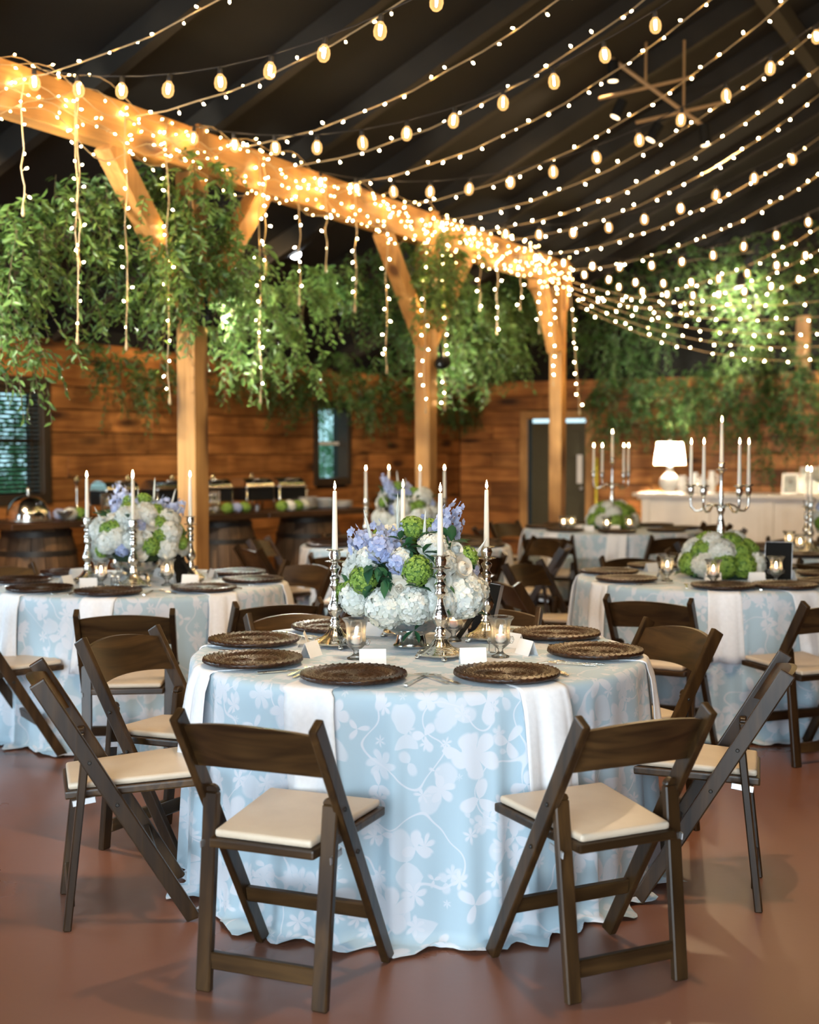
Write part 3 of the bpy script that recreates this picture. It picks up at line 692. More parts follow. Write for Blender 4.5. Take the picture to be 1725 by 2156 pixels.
# fairy strings from the beam up to the ridge
SF = [-3.4, -2.55, -1.62, -.62, .28, .95, 1.70, 2.48, 3.27, 4.04, 4.80, 5.75, 6.6, 7.5, 8.5, 9.5]
for i, s in enumerate(SF):
    z0 = 3.40 + .08 * wire_rand(i); far = s > 6.6
    if far: z0 = 3.2
    pts = []
    n = 22
    for k in range(n + 1):
        t = -.02 + 5.0 * k / n; wob = .006 * sin(k * 2.3 + i)
        z = z0 + .0103 * t + .113 * t * t - (.08 * t * (5 - t) / 6 if far else 0)
        pts.append(RM(t + .09, s + .12 * sin(i * 1.7) * t / 5, z + wob))
    fairy_string('fairy_light_string', 'fairy light string rising to the ridge, starting ' + stretch(s), pts, .150, 'fairy strings across the hall', seed=100 + i)
SG = [-1.54, -.15, 1.35, 3.35, 5.5, 6.9, 8.1]
for i, s in enumerate(SG):
    pts = [RM(.1 + 5.0 * k / 20, s, 3.46 - .287 * (5.0 * k / 20) + .125 * (5.0 * k / 20) ** 2 + .03) for k in range(21)]
    globe_string('sagging cable of amber globe bulbs starting ' + stretch(s), pts, .30, 'globe strings across the hall', i)
# swags from the end of the beam along the end wall
for i in range(5):
    a = RM(.1, 6.45 + .10 * i, 3.30 - .06 * i); b = RM(4.6 + .1 * i, 8.4 + .25 * i, 3.6 - .1 * i); pts = []
    for k in range(17):
        f = k / 16; q = a.lerp(b, f); q.z -= (.42 + .06 * i) * 4 * f * (1 - f) * (1.15 - .3 * f); pts.append(q)
    fairy_string('fairy_light_swag', 'low swag of fairy lights running from the last post along the end wall', pts, .19, 'fairy swags by the end wall', seed=200 + i)
# curtain of strands scalloped along the beam face
for i in range(6):
    pts = []; r = random.Random(i); ph = r.uniform(0, 6); n = 120
    for k in range(n + 1):
        s = -3.6 + 10.2 * k / n; z = BT + .01 - .33 * ((i + .5) / 6) + .07 * sin(s * (3.1 + .45 * i) + ph) + .035 * sin(s * 9.1 + ph * 2)
        pts.append(RM(.088 + .025 * (i % 3) + .018 * sin(s * 5 + ph), s, z))
    fairy_string('beam_light_strand', 'strand of warm fairy lights scalloped along the face of the timber beam', pts, .15, 'fairy strands on the beam', seed=300 + i, wr=.0028, bulb=fairy_beam)
# strands hanging from the beam
def beam_y(px):
    tan = (px - 862.5) / F; s = (-RO.x + tan * RO.y) / (sin(-RA) - tan * cos(RA)) ; return s
HANG = [(22, 430), (138, 540), (134, 700), (238, 715), (325, 830), (530, 560), (519, 830), (603, 625), (660, 555), (722, 640), (787, 770), (868, 855), (910, 850), (985, 640), (1022, 690), (1072, 640), (1112, 690), (1140, 800)]
for i, (px, py) in enumerate(HANG):
    s = beam_y(px + 1); p = RM(.115, s, 0); Y = p.y; bot = at_y(px, py, Y).z; top = BB + .20
    n = 14; pts = [RM(.115 + .008 * sin(k * 1.1 + i), s + .006 * sin(k * 1.7 + i * 2), top + (bot - top) * k / n) for k in range(n + 1)]
    fairy_string('hanging_light_strand', ('short' if top - bot < .75 else 'long' if top - bot > 1.35 else 'middling') + ' fairy light strand hanging straight down from the timber beam', pts, .105, 'strands hanging from the beam', seed=400 + i, drop=True)
pts = [RM(.15 + .10 * k / 10, 6.45 + .05 * k / 10, at_y(1195 + 45 * (k / 10) ** .7, 600 + 262 * k / 10, 14.1).z) for k in range(11)]
fairy_string('hanging_light_strand', 'fairy light strand sloping down from the end of the beam', pts, .105, 'strands hanging from the beam', seed=430, drop=True)

# ================================================================== SPOTLIGHTS
def spotlight(loc, aim, power, label, col=(1.0, .97, .86), size=70, r=.055, blend=.6):
    d = (Vector(aim) - Vector(loc)).normalized(); q = d.to_track_quat('-Z', 'Y')
    t = thing('spotlight', label, 'spotlight', loc, 0, 'can spotlights'); t.rotation_mode = 'QUATERNION'; t.rotation_quaternion = q
    MB().lathe([(.001, .20), (r * .6, .20), (r * .95, .17), (r, .0), (r * .92, .0), (r * .9, .05)], 16, cap=False).obj('housing', M['black'], t, smooth=40)
    MB().lathe([(r * .05, .012), (r * .9, .012), (r * .9, .018)], 16).obj('lens', M['spot'], t)
    MB().bar((0, 0, .1), (0, .16, .14), .02, .02).obj('bracket', M['black'], t)
    l = bpy.data.lights.new('spotlight_beam', 'SPOT'); l.energy = power; l.color = col; l.spot_size = radians(size); l.spot_blend = blend; l.shadow_soft_size = .05
    lo = bpy.data.objects.new('spotlight_beam', l); COL.objects.link(lo); lo.parent = t; lo.location = (0, 0, -.02); KIDS.setdefault(t.name, []).append(lo)
    return t
sp1 = at_y(622, 535, 12.4); spotlight(sp1, PX(610, 680, -.38), 700, 'bright spotlight under the roof behind the buffet post', size=48)
sp2 = at_y(1024, 632, 16.2); spotlight(sp2, PX(1020, 700, -.4), 1300, 'bright spotlight under the roof beyond the second post', size=44)
sp3 = at_y(1559, 594, 15.2); spotlight(sp3, PB(1545, 680, S1 - .9), 260, 'bright spotlight hung among the gable greenery', size=95)
spotlight(PX(447, 672, .12) , PX(570, 700, -.42), 240, 'black can spotlight strapped to the buffet post', size=85, r=.06)
spotlight(PX(936, 762, .12), PX(1040, 715, -.5), 200, 'black can spotlight strapped to the second post', size=80)
spotlight(RM(.16, -3.15, 2.75), PX(110, 590, -.2), 330, 'added unseen can spotlight at the post nearest the doorway', size=75)  # added lamp outside the frame, brightens the left garland
WARM = (1.0, .70, .38)
spotlight(RM(-1.3, -1.5, 3.15), RM(-3.0, 2.6, 1.2), 340, 'added unseen warm spotlight under the low roof beyond the window', col=WARM, size=95)  # added lamp outside the frame, washes the left wall warm
spotlight(RM(-1.2, 2.0, 3.25), RM(-2.9, 5.6, 1.1), 90, 'added warm fill spotlight under the low roof above the buffet', col=WARM, size=95)  # added fill lamp hidden in the vines, warms the wall past the buffet
spotlight(RM(-1.2, 5.2, 3.25), RM(-2.2, 9.6, 1.1), 80, 'added warm fill spotlight under the low roof before the door', col=WARM, size=95)  # added fill lamp for the far stretch of the left wall

# track-light rack on the rafters
tr_c = at_y(1385, 200, 11.3)
tk = thing('track_light_rack', 'thin rack of crossed bars with can lights under the roof', 'track light', tr_c, RA)
def tl(px, py, Y=11.3): return (Matrix.Rotation(-RA, 4, 'Z') @ (at_y(px, py, Y) - tr_c))
MB().tube([tl(1281, 118), tl(1482, 266)], .018, 6).obj('rail', M['rack'], tk)
MB().tube([tl(1261, 208), tl(1462, 161)], .015, 6).obj('cross_bar', M['rack'], tk)
MB().tube([tl(1339, 258), tl(1525, 215)], .015, 6).obj('cross_bar', M['rack'], tk)
MB().tube([tl(1360, 175), tl(1360, 175) + Vector((0, 0, .5))], .012, 6).tube([tl(1440, 235), tl(1440, 235) + Vector((0, 0, .6))], .012, 6).obj('drop_rod', M['rack'], tk)
def warm_can(rack, a, b, aim, power, size=75):
    MB().tube([a, b], .05, 10).obj('can', M['black'], rack, smooth=40)
    MB().tube([b + (b - a).normalized() * .002, b + (b - a).normalized() * .006], .042, 10).obj('lamp_lens', M['warm_lens'], rack)
    l = bpy.data.lights.new('can_beam', 'SPOT'); l.energy = power; l.color = (1.0, .72, .42); l.spot_size = radians(size); l.spot_blend = .8; l.shadow_soft_size = .06
    lo = bpy.data.objects.new('can_beam', l); COL.objects.link(lo); lo.parent = rack; KIDS.setdefault(rack.name, []).append(lo)
    q = b + (b - a).normalized() * .012; lo.location = q; w = rack.matrix_basis @ q; d = Vector(aim) - w
    lo.rotation_mode = 'QUATERNION'; lo.rotation_quaternion = (Matrix.Rotation(-rack.rotation_euler.z, 4, 'Z') @ d).to_track_quat('-Z', 'Y')
M['warm_lens'] = emit('warm_can_lens', (1.0, .72, .42), 3)
for (a, b), aim, pw in zip((((1291, 128), (1291, 170)), ((1312, 212), (1296, 246)), ((1388, 262), (1370, 294)), ((1482, 262), (1487, 305))), (RM(-2.8, 2.5, 1.3), RM(-2.8, 6.0, 1.3), (1.6, 7.4, .7), RM(3.6, S1, 1.25)), (90, 90, 140, 450)):
    warm_can(tk, tl(*a), tl(*b), aim, pw)
fill_rack = thing('track_light_rack', 'added unseen rack of fill lights over the barn doorway side', 'track light', RM(4.2, -3.6, 5.2), RA)  # added rack out of view, its lamps fill the tables with warm light
MB().tube([(-.9, 0, 0), (.9, 0, 0)], .018, 6).obj('rail', M['rack'], fill_rack); MB().tube([(-.6, 0, 0), (-.6, 0, .95)], .012, 6).tube([(.6, 0, 0), (.6, 0, .95)], .012, 6).obj('drop_rod', M['rack'], fill_rack)
for x, aim, pw in ((-.8, (-1.6, 6.2, .5), 130), (-.3, (-1.3, 6.6, .7), 150), (.2, (.2, 4.9, .8), 230), (.7, (1.7, 7.0, .7), 130)):
    warm_can(fill_rack, Vector((x, 0, 0)), Vector((x, .06, -.17)), aim, pw)

# ================================================================== CHAIR
def make_chair():
    t = thing('folding_chair', '', 'chair')
    FT, BK = Vector((0, .22, 0)), Vector((0, -.245, .775))       # long leg line
    for sg in (-1, 1):
        d = (BK - FT).normalized(); mb = MB()
        x = sg * .205
        mb.bar((x, FT.y, FT.z), (x, BK.y, BK.z), .024, .052)
        # foot cut flat and rounded top
        mb.v = [(vx, vy, max(vz, 0.0)) for vx, vy, vz in mb.v]
        o = mb.obj('front_leg', M['walnut'], t, bevel=.005, segs=2)
        top = Vector((sg * .182, -.105, .535)); bot = Vector((sg * .176, -.165, 0))
        mb = MB(); pts = []
        a = (top - bot).normalized()
        mb.bar(bot, top, .045, .025)
        # rounded top end
        mb.prism([(sg * .182 + .0225 * cos(pi * k / 6), .022 * sin(pi * k / 6)) for k in range(7)], -.012, .012)
        n = len(mb.v) - 14
        for i in range(n, len(mb.v)):
            vx, vy, vz = mb.v[i]; mb.v[i] = (vx, top.y + vz, top.z + vy)
        mb.obj('rear_leg', M['walnut'], t, bevel=.004)
        MB().bar((sg * .197, -.075, .405), (sg * .197, -.145, .395), .004, .020).obj('hinge_bar', M['steel'], t, bevel=.0015)
        q = FT.lerp(BK, .675)
        mb = MB()
        for f in (.675, .50):
            q = FT.lerp(BK, f); mb.lathe([(.0065, 0), (.0065, .003), (.004, .005)], 8)
            k = 24
            for i in range(len(mb.v) - k, len(mb.v)):
                vx, vy, vz = mb.v[i]; mb.v[i] = (sg * (.217 + vz), q.y + vx, q.z + vy)
        mb.obj('bolt', M['iron'], t)
    # curved backrest, arched top edge, follows the lean of the legs
    mb = MB(); n = 14; d = (BK - FT).normalized(); vs = []
    for k in range(n + 1):
        f = k / n * 2 - 1; x = f * .196; bow = -.034 * (1 - f * f) + .004; arch = .022 * (1 - f * f)
        for (h, th) in ((.618, -.009), (.618, .009), (.742, .009), (.742, -.009)):
            q = FT + d * (h + (arch if h > .7 else arch * .55)) / d.z * 1.0 if False else FT.lerp(BK, (h + (arch if h > .7 else arch * .55)) / .775)
            vs.append((x, q.y + bow + th, q.z))
    fs = []
    for k in range(n):
        for j in range(4): fs.append((k * 4 + j, (k + 1) * 4 + j, (k + 1) * 4 + (j + 1) % 4, k * 4 + (j + 1) % 4))
    fs += [(0, 1, 2, 3), (n * 4 + 3, n * 4 + 2, n * 4 + 1, n * 4)]
    mb.add(vs, fs).obj('backrest', M['walnutx'], t, smooth=35)
    # seat frame and pad (wider in front)
    def seat(y0, y1, w0, w1, z0, z1, rise, inset=0):
        return MB().add([(-w0, y0, z0), (w0, y0, z0), (w1, y1, z0 + rise), (-w1, y1, z0 + rise), (-w0, y0, z1), (w0, y0, z1), (w1, y1, z1 + rise), (-w1, y1, z1 + rise)],
                        [(0, 3, 2, 1), (4, 5, 6, 7), (0, 1, 5, 4), (1, 2, 6, 5), (2, 3, 7, 6), (3, 0, 4, 7)])
    seat(-.165, .235, .158, .191, .398, .424, .022).obj('seat_frame', M['walnutx'], t, bevel=.006, segs=2)
    seat(-.155, .225, .146, .180, .425, .447, .022).obj('seat_pad', M['pad'], t, smooth=50, bevel=.010, segs=3)
    MB().bar((-.160, -.151, .085), (.160, -.151, .085), .022, .048, (0, 1, 0)).obj('stretcher', M['walnutx'], t, bevel=.004)
    q = FT.lerp(BK, .235)
    MB().bar((-.195, q.y, q.z), (.195, q.y, q.z), .022, .046, (0, 1, .2)).obj('stretcher', M['walnutx'], t, bevel=.004)
    return t
CH = make_chair(); CH_USED = [False]
def chair(x, y, dx, dy, label, group):
    rz = atan2(dy, dx) - pi / 2
    o = CH if not CH_USED[0] else copy_tree(CH); CH_USED[0] = True
    o.location = (x, y, 0); o.rotation_euler = (0, 0, rz); o['label'] = label; o['group'] = group; return o

# ================================================================== TABLES
TR = 0.80; TZ = 0.75
TAB = {'main': (.03, 4.645), 'left': (-1.48, 7.12), 'right': (1.76, 7.38), 'mid': (-.03, 9.97), 'door': (1.86, 12.0), 'far': (3.10, 9.25)}
TN = {'main': 'the blue delphinium table', 'left': 'the table beside the buffet post', 'right': 'the candelabra table with the black frame', 'mid': 'the table before the second post', 'door': 'the candelabra table near the dark door', 'far': 'the table before the white counter'}
def make_cloth(seed, front):
    """round cloth to the floor; returns mesh"""
    r = random.Random(seed); n = 288; ph = [r.uniform(0, 6.28) for _ in range(8)]
    V = []; UV = []; Q = []
    def fold(t):
        q = .40 * cos(9 * t + ph[0]) + .40 * cos(14 * t + ph[1]) + .34 * cos(23 * t + ph[2]) + .20 * cos(37 * t + ph[3])
        return (1 - abs(q) ** .8) * .9 - .35 + .25 * cos(3 * t + ph[4])
    rings = []
    for rr in (0.02, .2, .4, .55, .68, .75, .785): rings.append(('top', rr))
    for h in (.004, .012, .03, .07, .13, .2, .28, .36, .44, .52, .59, .65, .70, .735): rings.append(('side', h))
    for e in (.012, .026, .042, .058): rings.append(('hem', e))
    for kind, a in rings:
        for k in range(n):
            t = 2 * pi * k / n; f = fold(t)
            if kind == 'top': rad, z, v = a, TZ + .006, a
            elif kind == 'side':
                g = (a / .75); rad = TR - .008 + (.008 if a > .01 else 0) + .004 * min(1, a / .03) + (.078 * g ** .7) * f * min(1, a / .08) + .030 * g; z = TZ + .006 - a; v = .79 + a
            else:
                w = .55 + .45 * cos(13 * t + ph[5]) + .35 * cos(29 * t + ph[6])
                rad = TR + .042 + .078 * f + a * max(.05, w); z = .018 - .010 * (a / .058) + .010 * max(0, sin(41 * t + a * 40)); v = .79 + .735 + a
            V.append((rad * cos(t), rad * sin(t), z)); UV.append((t, v, rad))
    m = len(rings)
    for i in range(m - 1):
        for k in range(n):
            k2 = (k + 1) % n; Q.append((i * n + k, i * n + k2, (i + 1) * n + k2, (i + 1) * n + k))
    me = np_mesh('tablecloth', V, [q[::-1] for q in Q], M['cloth'])
    # close the centre of the top
    bm = bmesh.new(); bm.from_mesh(me); bm.verts.ensure_lookup_table()
    bm.faces.new([bm.verts[k] for k in range(n)])
    bmesh.ops.recalc_face_normals(bm, faces=bm.faces)
    uvl = bm.loops.layers.uv.new('UVMap')
    for f in bm.faces:
        ts = [UV[l.vert.index][0] for l in f.loops]; wrap = max(ts) - min(ts) > pi and len(ts) == 4
        top = all(UV[l.vert.index][1] < .79 for l in f.loops)
        for l in f.loops:
            t, v, rad = UV[l.vert.index]
            if top or len(ts) > 4: l[uvl].uv = (l.vert.co.x + 5, l.vert.co.y + 5)
            else:
                if wrap and t < pi: t += 2 * pi
                l[uvl].uv = (t * TR * 1.03 + 20, v + 3)
        f.smooth = True
    bm.to_mesh(me); bm.free(); return me
cloth_lab = {'main': 'pale blue floral cloth on the front table under the delphinium bowl', 'left': 'pale blue floral cloth on the table beside the buffet post', 'right': 'pale blue floral cloth on the candelabra table with the black frame',
             'mid': 'pale blue floral cloth on the table before the second post', 'door': 'pale blue floral cloth on the candelabra table near the dark door', 'far': 'pale blue floral cloth on the table before the white counter'}
CLOTHS = [make_cloth(5, 0), make_cloth(9, 0)]
for i, (k, (x, y)) in enumerate(TAB.items()):
    o = new('tablecloth', CLOTHS[i % 2]); o.location = (x, y, 0); o.rotation_euler = (0, 0, [-.3, .4, 1.9, 2.2, .7, 1.1][i]); tag(o, cloth_lab[k], 'tablecloth', 'floor-length floral tablecloths')

# chairs
G1 = 'folding chairs at the delphinium table'
def chair_feet(pl, pr, label, group):
    a, b = on_z(*pl, 0), on_z(*pr, 0); d = (b - a).normalized(); f = Vector((-d.y, d.x, 0)); c = (a + b) / 2 + f * .165
    return chair(c.x, c.y, f.x, f.y, label, group)
def chair_side(foot, side, dx, dy, label, group):
    p = on_z(*foot, 0); f = Vector((dx, dy, 0)).normalized(); r = Vector((f.y, -f.x, 0)); c = p + f * .165 - r * (.176 * side); return chair(c.x, c.y, f.x, f.y, label, group)
chair_feet((430, 2086), (674, 2130), 'walnut folding chair turned away towards the delphinium table, left of the hanging cloth point', G1)
chair_feet((1202, 2114), (1437, 2062), 'walnut folding chair turned away towards the delphinium table, under the right-hand hanging napkin', G1)
chair_side((141, 1958), 1, .96, .28, 'walnut folding chair seen side-on at the delphinium table, beside the left-hand chargers', G1)
chair_side((1598, 1918), -1, -.965, .26, 'walnut folding chair seen side-on at the delphinium table, beside the right-hand chargers', G1)
chair(-.90, 4.85, .87, -.49, 'folding chair at the delphinium table, its back against the buffet-post table chair', G1)
chair(.88, 5.10, -.875, -.48, 'folding chair at the delphinium table, its back against the candelabra table chair', G1)
chair(-.39, 5.42, .5, -.867, 'folding chair behind the delphinium table, facing out beside the silver candlestick', G1)
chair(.30, 5.58, -.33, -.94, 'folding chair behind the delphinium table, hidden behind its flowers', G1)
G2 = 'folding chairs at the buffet post table'
for x, y, dx, dy, l in ((-1.26, 5.88, -.1, .99, 'dark folding chair facing the buffet-post table, under its hanging napkin'), (-.705, 6.23, -.42, .91, 'dark folding chair on the right front of the buffet-post table'),
                        (-1.96, 6.28, .85, .53, 'dark folding chair side-on at the buffet-post table, leaning over the bare floor'), (-.50, 7.35, -.94, -.2, 'folding chair between the buffet-post table and the second post'),
                        (-.78, 7.95, -.65, -.75, 'folding chair behind the buffet-post table by the timber post'), (-1.6, 8.2, .1, -1, 'folding chair behind the buffet-post table in front of the barrels'), (-2.3, 7.8, .76, -.64, 'folding chair at the far corner of the buffet-post table')):
    chair(x, y, dx, dy, l, G2)
G3 = 'folding chairs at the candelabra table'
for x, y, dx, dy, l in ((1.24, 6.37, .47, .88, 'dark folding chair backed up to the candelabra table, left of its napkins'), (1.90, 6.25, -.4, .92, 'dark folding chair at the candelabra table with its seat under the hanging napkin'),
                        (.74, 7.10, .96, .28, 'folding chair side-on at the left of the candelabra table'), (.90, 8.02, .8, -.6, 'folding chair at the back left of the candelabra table'),
                        (1.52, 8.38, .25, -.97, 'folding chair behind the candelabra table facing its hydrangeas'), (2.5, 8.1, -.7, -.7, 'folding chair behind the black frame at the candelabra table')):
    chair(x, y, dx, dy, l, G3)
G4 = 'folding chairs at the table before the second post'
for a in (-157, -112, -67, -22, 22, 67, 112, 157):
    x = TAB['mid'][0] + 1.02 * sin(radians(a)); y = TAB['mid'][1] - 1.02 * cos(radians(a))
    chair(x, y, -sin(radians(a + 8)), cos(radians(a + 8)), 'folding chair drawn up to the table before the second post', G4)
G5 = 'folding chairs at the table near the door'
for x, y, dx, dy in ((1.22, 10.95, .35, .93), (2.12, 10.95, -.25, .96), (2.72, 11.6, -.9, .3), (.85, 11.8, 1, .1), (2.75, 12.5, -.9, -.4), (1.1, 12.75, .7, -.7), (1.9, 13.05, 0, -1)):
    chair(x, y, dx, dy, 'folding chair drawn up to the candelabra table near the dark door', G5)
G6 = 'folding chairs at the table before the counter'
for x, y, dx, dy in ((2.55, 8.42, .5, .85), (2.1, 9.1, .98, .1), (2.35, 9.95, .75, -.6), (3.1, 10.3, 0, -1)):
    chair(x, y, dx, dy, 'folding chair drawn up to the table before the white counter', G6)

# ================================================================== TABLEWARE
# charger: woven rattan with raised rim
def charger_mesh():
    n, V, Q = 168, [], []
    rings = [(.0, .010)]
    prof = []
    for i in range(30):
        r = .004 + .161 * i / 29; base = .007 if r < .105 else .007 + .010 * min(1, (r - .105) / .02); prof.append((r, base))
    for i, (r, z) in enumerate(prof):
        for k in range(n):
            t = 2 * pi * k / n; tw = t + (.10 if i % 2 else -.10) * 0
            bump = .0042 * max(0, sin(t * 42 + i * 1.9)) * (1 if r > .03 else .3)
            V.append((r * cos(t), r * sin(t), z + bump + (.0012 if i % 2 else 0)))
    m = len(prof)
    for k in range(n): V.append((.168 * cos(2 * pi * k / n), .168 * sin(2 * pi * k / n), .011 + .003 * sin(k * 2 * pi / 4)))
    for k in range(n): V.append((.158 * cos(2 * pi * k / n), .158 * sin(2 * pi * k / n), .003))
    for k in range(n): V.append((.08 * cos(2 * pi * k / n), .08 * sin(2 * pi * k / n), .0))
    for i in range(m + 2):
        for k in range(n): Q.append((i * n + k, (i + 1) * n + k, (i + 1) * n + (k + 1) % n, i * n + (k + 1) % n))
    return np_mesh('charger', V, [q[::-1] for q in Q], M['rattan'])
CHG = charger_mesh()
# napkin: folded strip under the charger, falling over the table edge
def napkin_mesh(drop, seed):
    r = random.Random(seed); V = []; Q = []; w = .082; path = []
    for i in range(5): path.append((-.06 + .195 * i / 4, TZ + .009))      # x = radial outward from charger centre (edge at +.165)
    edge = .172
    for i in range(4):
        a = pi / 2 * (i + 1) / 4; path.append((edge - .02 + .031 * sin(a), TZ + .009 - .022 * (1 - cos(a))))
    for i in range(8): path.append((edge + .010 + .050 * sqrt((i + 1) / 8), TZ - .015 - drop * (i + 1) / 8))
    m = 13; sk = r.uniform(-.06, .06)
    for i, (x, z) in enumerate(path):
        g = max(0, (i - 6) / 10)
        for k in range(m):
            f = k / (m - 1) * 2 - 1
            V.append((x + g * .016 * cos(f * 5 + seed) + g * .006 * cos(f * 11), f * w * (1 + .10 * g) + sk * g, z))
    n1 = len(V)
    for i in range(len(path) - 1):
        for k in range(m - 1): Q.append((i * m + k, (i + 1) * m + k, (i + 1) * m + k + 1, i * m + k + 1))
    me = np_mesh('napkin', V, Q, M['napkin']); me.polygons.foreach_set('use_smooth', [True] * len(me.polygons))
    bm = bmesh.new(); bm.from_mesh(me); bmesh.ops.solidify(bm, geom=list(bm.faces), thickness=.005); bm.to_mesh(me); bm.free()
    return me
NAPK = [napkin_mesh(.34, 1), napkin_mesh(.36, 2), napkin_mesh(.33, 5)]
# cutlery, long axis +Y, bowl end at +Y
def fork_mesh():
    mb = MB()
    mb.prism([(-.006, -.095), (.006, -.095), (.0075, -.06), (.003, .0), (.003, .035), (-.003, .035), (-.003, .0), (-.0075, -.06)], .001, .0035)
    mb.prism([(-.003, .034), (.003, .034), (.011, .046), (.0115, .062), (-.0115, .062), (-.011, .046)], .001, .0035)
    for k in range(4): mb.prism([(-.0115 + k * .0064, .061), (-.0077 + k * .0064, .061), (-.0082 + k * .0064, .105), (-.0105 + k * .0064, .105)], .0012, .0032)
    me = mb.mesh('fork', M['silver'])
    for v in me.vertices: v.co.z += .006 * max(0, sin((v.co.y - .02) * 36)) * (1 if v.co.y > .02 else 0) + .004 * max(0, 1 - abs(v.co.y + .02) / .06)
    return me
def knife_mesh():
    mb = MB(); mb.prism([(-.007, -.115), (.007, -.115), (.008, -.08), (.0055, -.015), (-.0055, -.015), (-.008, -.08)], .001, .006)
    mb.prism([(-.0055, -.016), (.0055, -.016), (.009, .02), (.009, .075), (.003, .115), (-.005, .12), (-.0055, .05)], .002, .004); return mb.mesh('knife', M['silver'])
def spoon_mesh():
    mb = MB(); mb.prism([(-.006, -.095), (.006, -.095), (.0075, -.06), (.003, 0), (.003, .045), (-.003, .045), (-.003, 0), (-.0075, -.06)], .001, .0035)
    mb.prism([(.017 * cos(2 * pi * k / 12) * 1.0, .068 + .028 * sin(2 * pi * k / 12)) for k in range(12)], .001, .0035); return mb.mesh('spoon', M['silver'])
FORK, KNIFE, SPOON = fork_mesh(), knife_mesh(), spoon_mesh()
def card_mesh():
    return MB().add([(-.045, -.022, 0), (.045, -.022, 0), (.045, 0, .052), (-.045, 0, .052), (-.045, .022, 0), (.045, .022, 0), (-.045, -.021, 0), (.045, -.021, 0), (.045, 0, .0505), (-.045, 0, .0505), (-.045, .021, 0), (.045, .021, 0)],
                    [(0, 1, 2, 3), (3, 2, 5, 4), (7, 6, 9, 8), (8, 9, 10, 11), (0, 6, 7, 1), (4, 5, 11, 10), (0, 3, 9, 6), (3, 4, 10, 9), (1, 7, 8, 2), (2, 8, 11, 5)]).mesh('place_card', M['card'])
CARD = card_mesh()
def setting(k, ang, r=.628, full=True, skew=0, napkin=True, shift=0, where=None):
    """ang measured from the camera side, positive to the right"""
    cx, cy = TAB[k]; tn = TN[k]; a = radians(ang); ux, uy = sin(a), -cos(a); px_, py_ = cx + ux * r, cy + uy * r; rz = atan2(uy, ux)
    o = new('charger_plate', CHG); o.location = (px_, py_, TZ + .014); o.rotation_euler = (0, 0, random.uniform(0, 6)); tag(o, ('dark rattan charger on the delphinium table, ' + where) if where else 'dark woven rattan charger on ' + tn, 'charger', 'rattan chargers on ' + tn)
    if napkin:
        o = new('napkin', random.choice(NAPK)); o.location = (px_ - uy * shift, py_ + ux * shift, 0); o.rotation_euler = (0, 0, rz + skew); tag(o, ('white napkin on the delphinium table, ' + where) if where else 'white napkin under a charger and hanging off ' + tn, 'napkin', 'white napkins on ' + tn)
    if not full: return
    tx, ty = -uy, ux    # to the right hand of the sitter is -tangent
    for me, nm, off, cat in ((FORK, 'fork', .190, 'fork'), (FORK, 'fork', .222, 'fork'), (KNIFE, 'knife', -.192, 'knife'), (SPOON, 'spoon', -.218, 'spoon')):
        if off in (.222, -.218) and (k != 'main' or (off < 0 and ang in (-19, -62, -148, 122))): continue
        # chord along the rim: keep within the table
        q = off; rr = .60 if abs(off) < .21 else .585
        aa = a + math.asin(max(-1, min(1, -off / rr))) * 1.0 if False else a - off / rr
        x, y = cx + sin(aa) * rr, cy - cos(aa) * rr
        o = new(nm, me); o.location = (x, y, TZ + .0075); o.rotation_euler = (0, 0, rz + pi / 2 + random.uniform(-.04, .04)); tag(o, f'silver {nm} beside a charger on ' + tn, cat, f'silver {nm}s on ' + tn)
CARDN = [0]
def card(k, x, y, rz):
    o = new('place_card', CARD); o.location = (x, y, TZ + .0065); o.rotation_euler = (0, 0, rz); tag(o, 'small white tent place card on ' + TN[k], 'place card', 'place cards on ' + TN[k])
for a in (-19, 26, -62, 80, -105, 122, -148, 162): setting('main', a, skew=random.uniform(-.05, .05), shift={-19: -.075, 26: .03}.get(a, 0), where={-19: 'in front of the left votive goblet', 26: 'right of the foremost candlestick', -62: 'beside the left side-on chair', 80: 'beside the right side-on chair', -105: 'next to the chair backed on the buffet-post table', 122: 'by the chair backed on the candelabra table', -148: 'behind the left candlestick', 162: 'behind the flower bowl'}[a])
for a in (-2, -40, 43, 88, 130, 175, -85, -130): setting('left', a)
for a in (-12, 18, -66, -108, 52, 95, 140, -155): setting('right', a)
for a in (-157, -112, -67, -22, 22, 67, 112, 157): setting('mid', a, full=False)
for a in (-140, -95, -50, -5, 40, 85, 130, 175): setting('door', a, full=False)
for a in (-90, -45, 0, 45, 90, 135, 180, -135): setting('far', a, full=False)
for px, py, rz in ((655, 1382, 1.15), (785, 1399, 0.05), (996, 1396, .1), (1109, 1378, -1.1), (1080, 1362, -.9), (790, 1338, 2.8), (960, 1340, .2), (640, 1360, 1.6)):
    p = on_z(px, py, TZ + .006); card('main', p.x, p.y, rz)
for px, py, rz in ((162, 1216, .9), (186, 1238, .3), (288, 1233, .0), (401, 1230, -.1), (448, 1218, -1.1), (140, 1232, 1.2), (340, 1215, 2.9)):
    p = on_z(px, py, TZ + .006); card('left', p.x, p.y, rz)
for px, py, rz in ((1501, 1225, 0), (1594, 1225, .05), (1660, 1219, -1.1), (1390, 1221, 1.2), (1372, 1204, .6)):
    p = on_z(px, py, TZ + .006); card('right', p.x, p.y, rz)
for px, py in ((1215, 1118), (1240, 1119), (1295, 1118)):
    p = on_z(px, py, TZ + .006); card('door', p.x, p.y, 0)

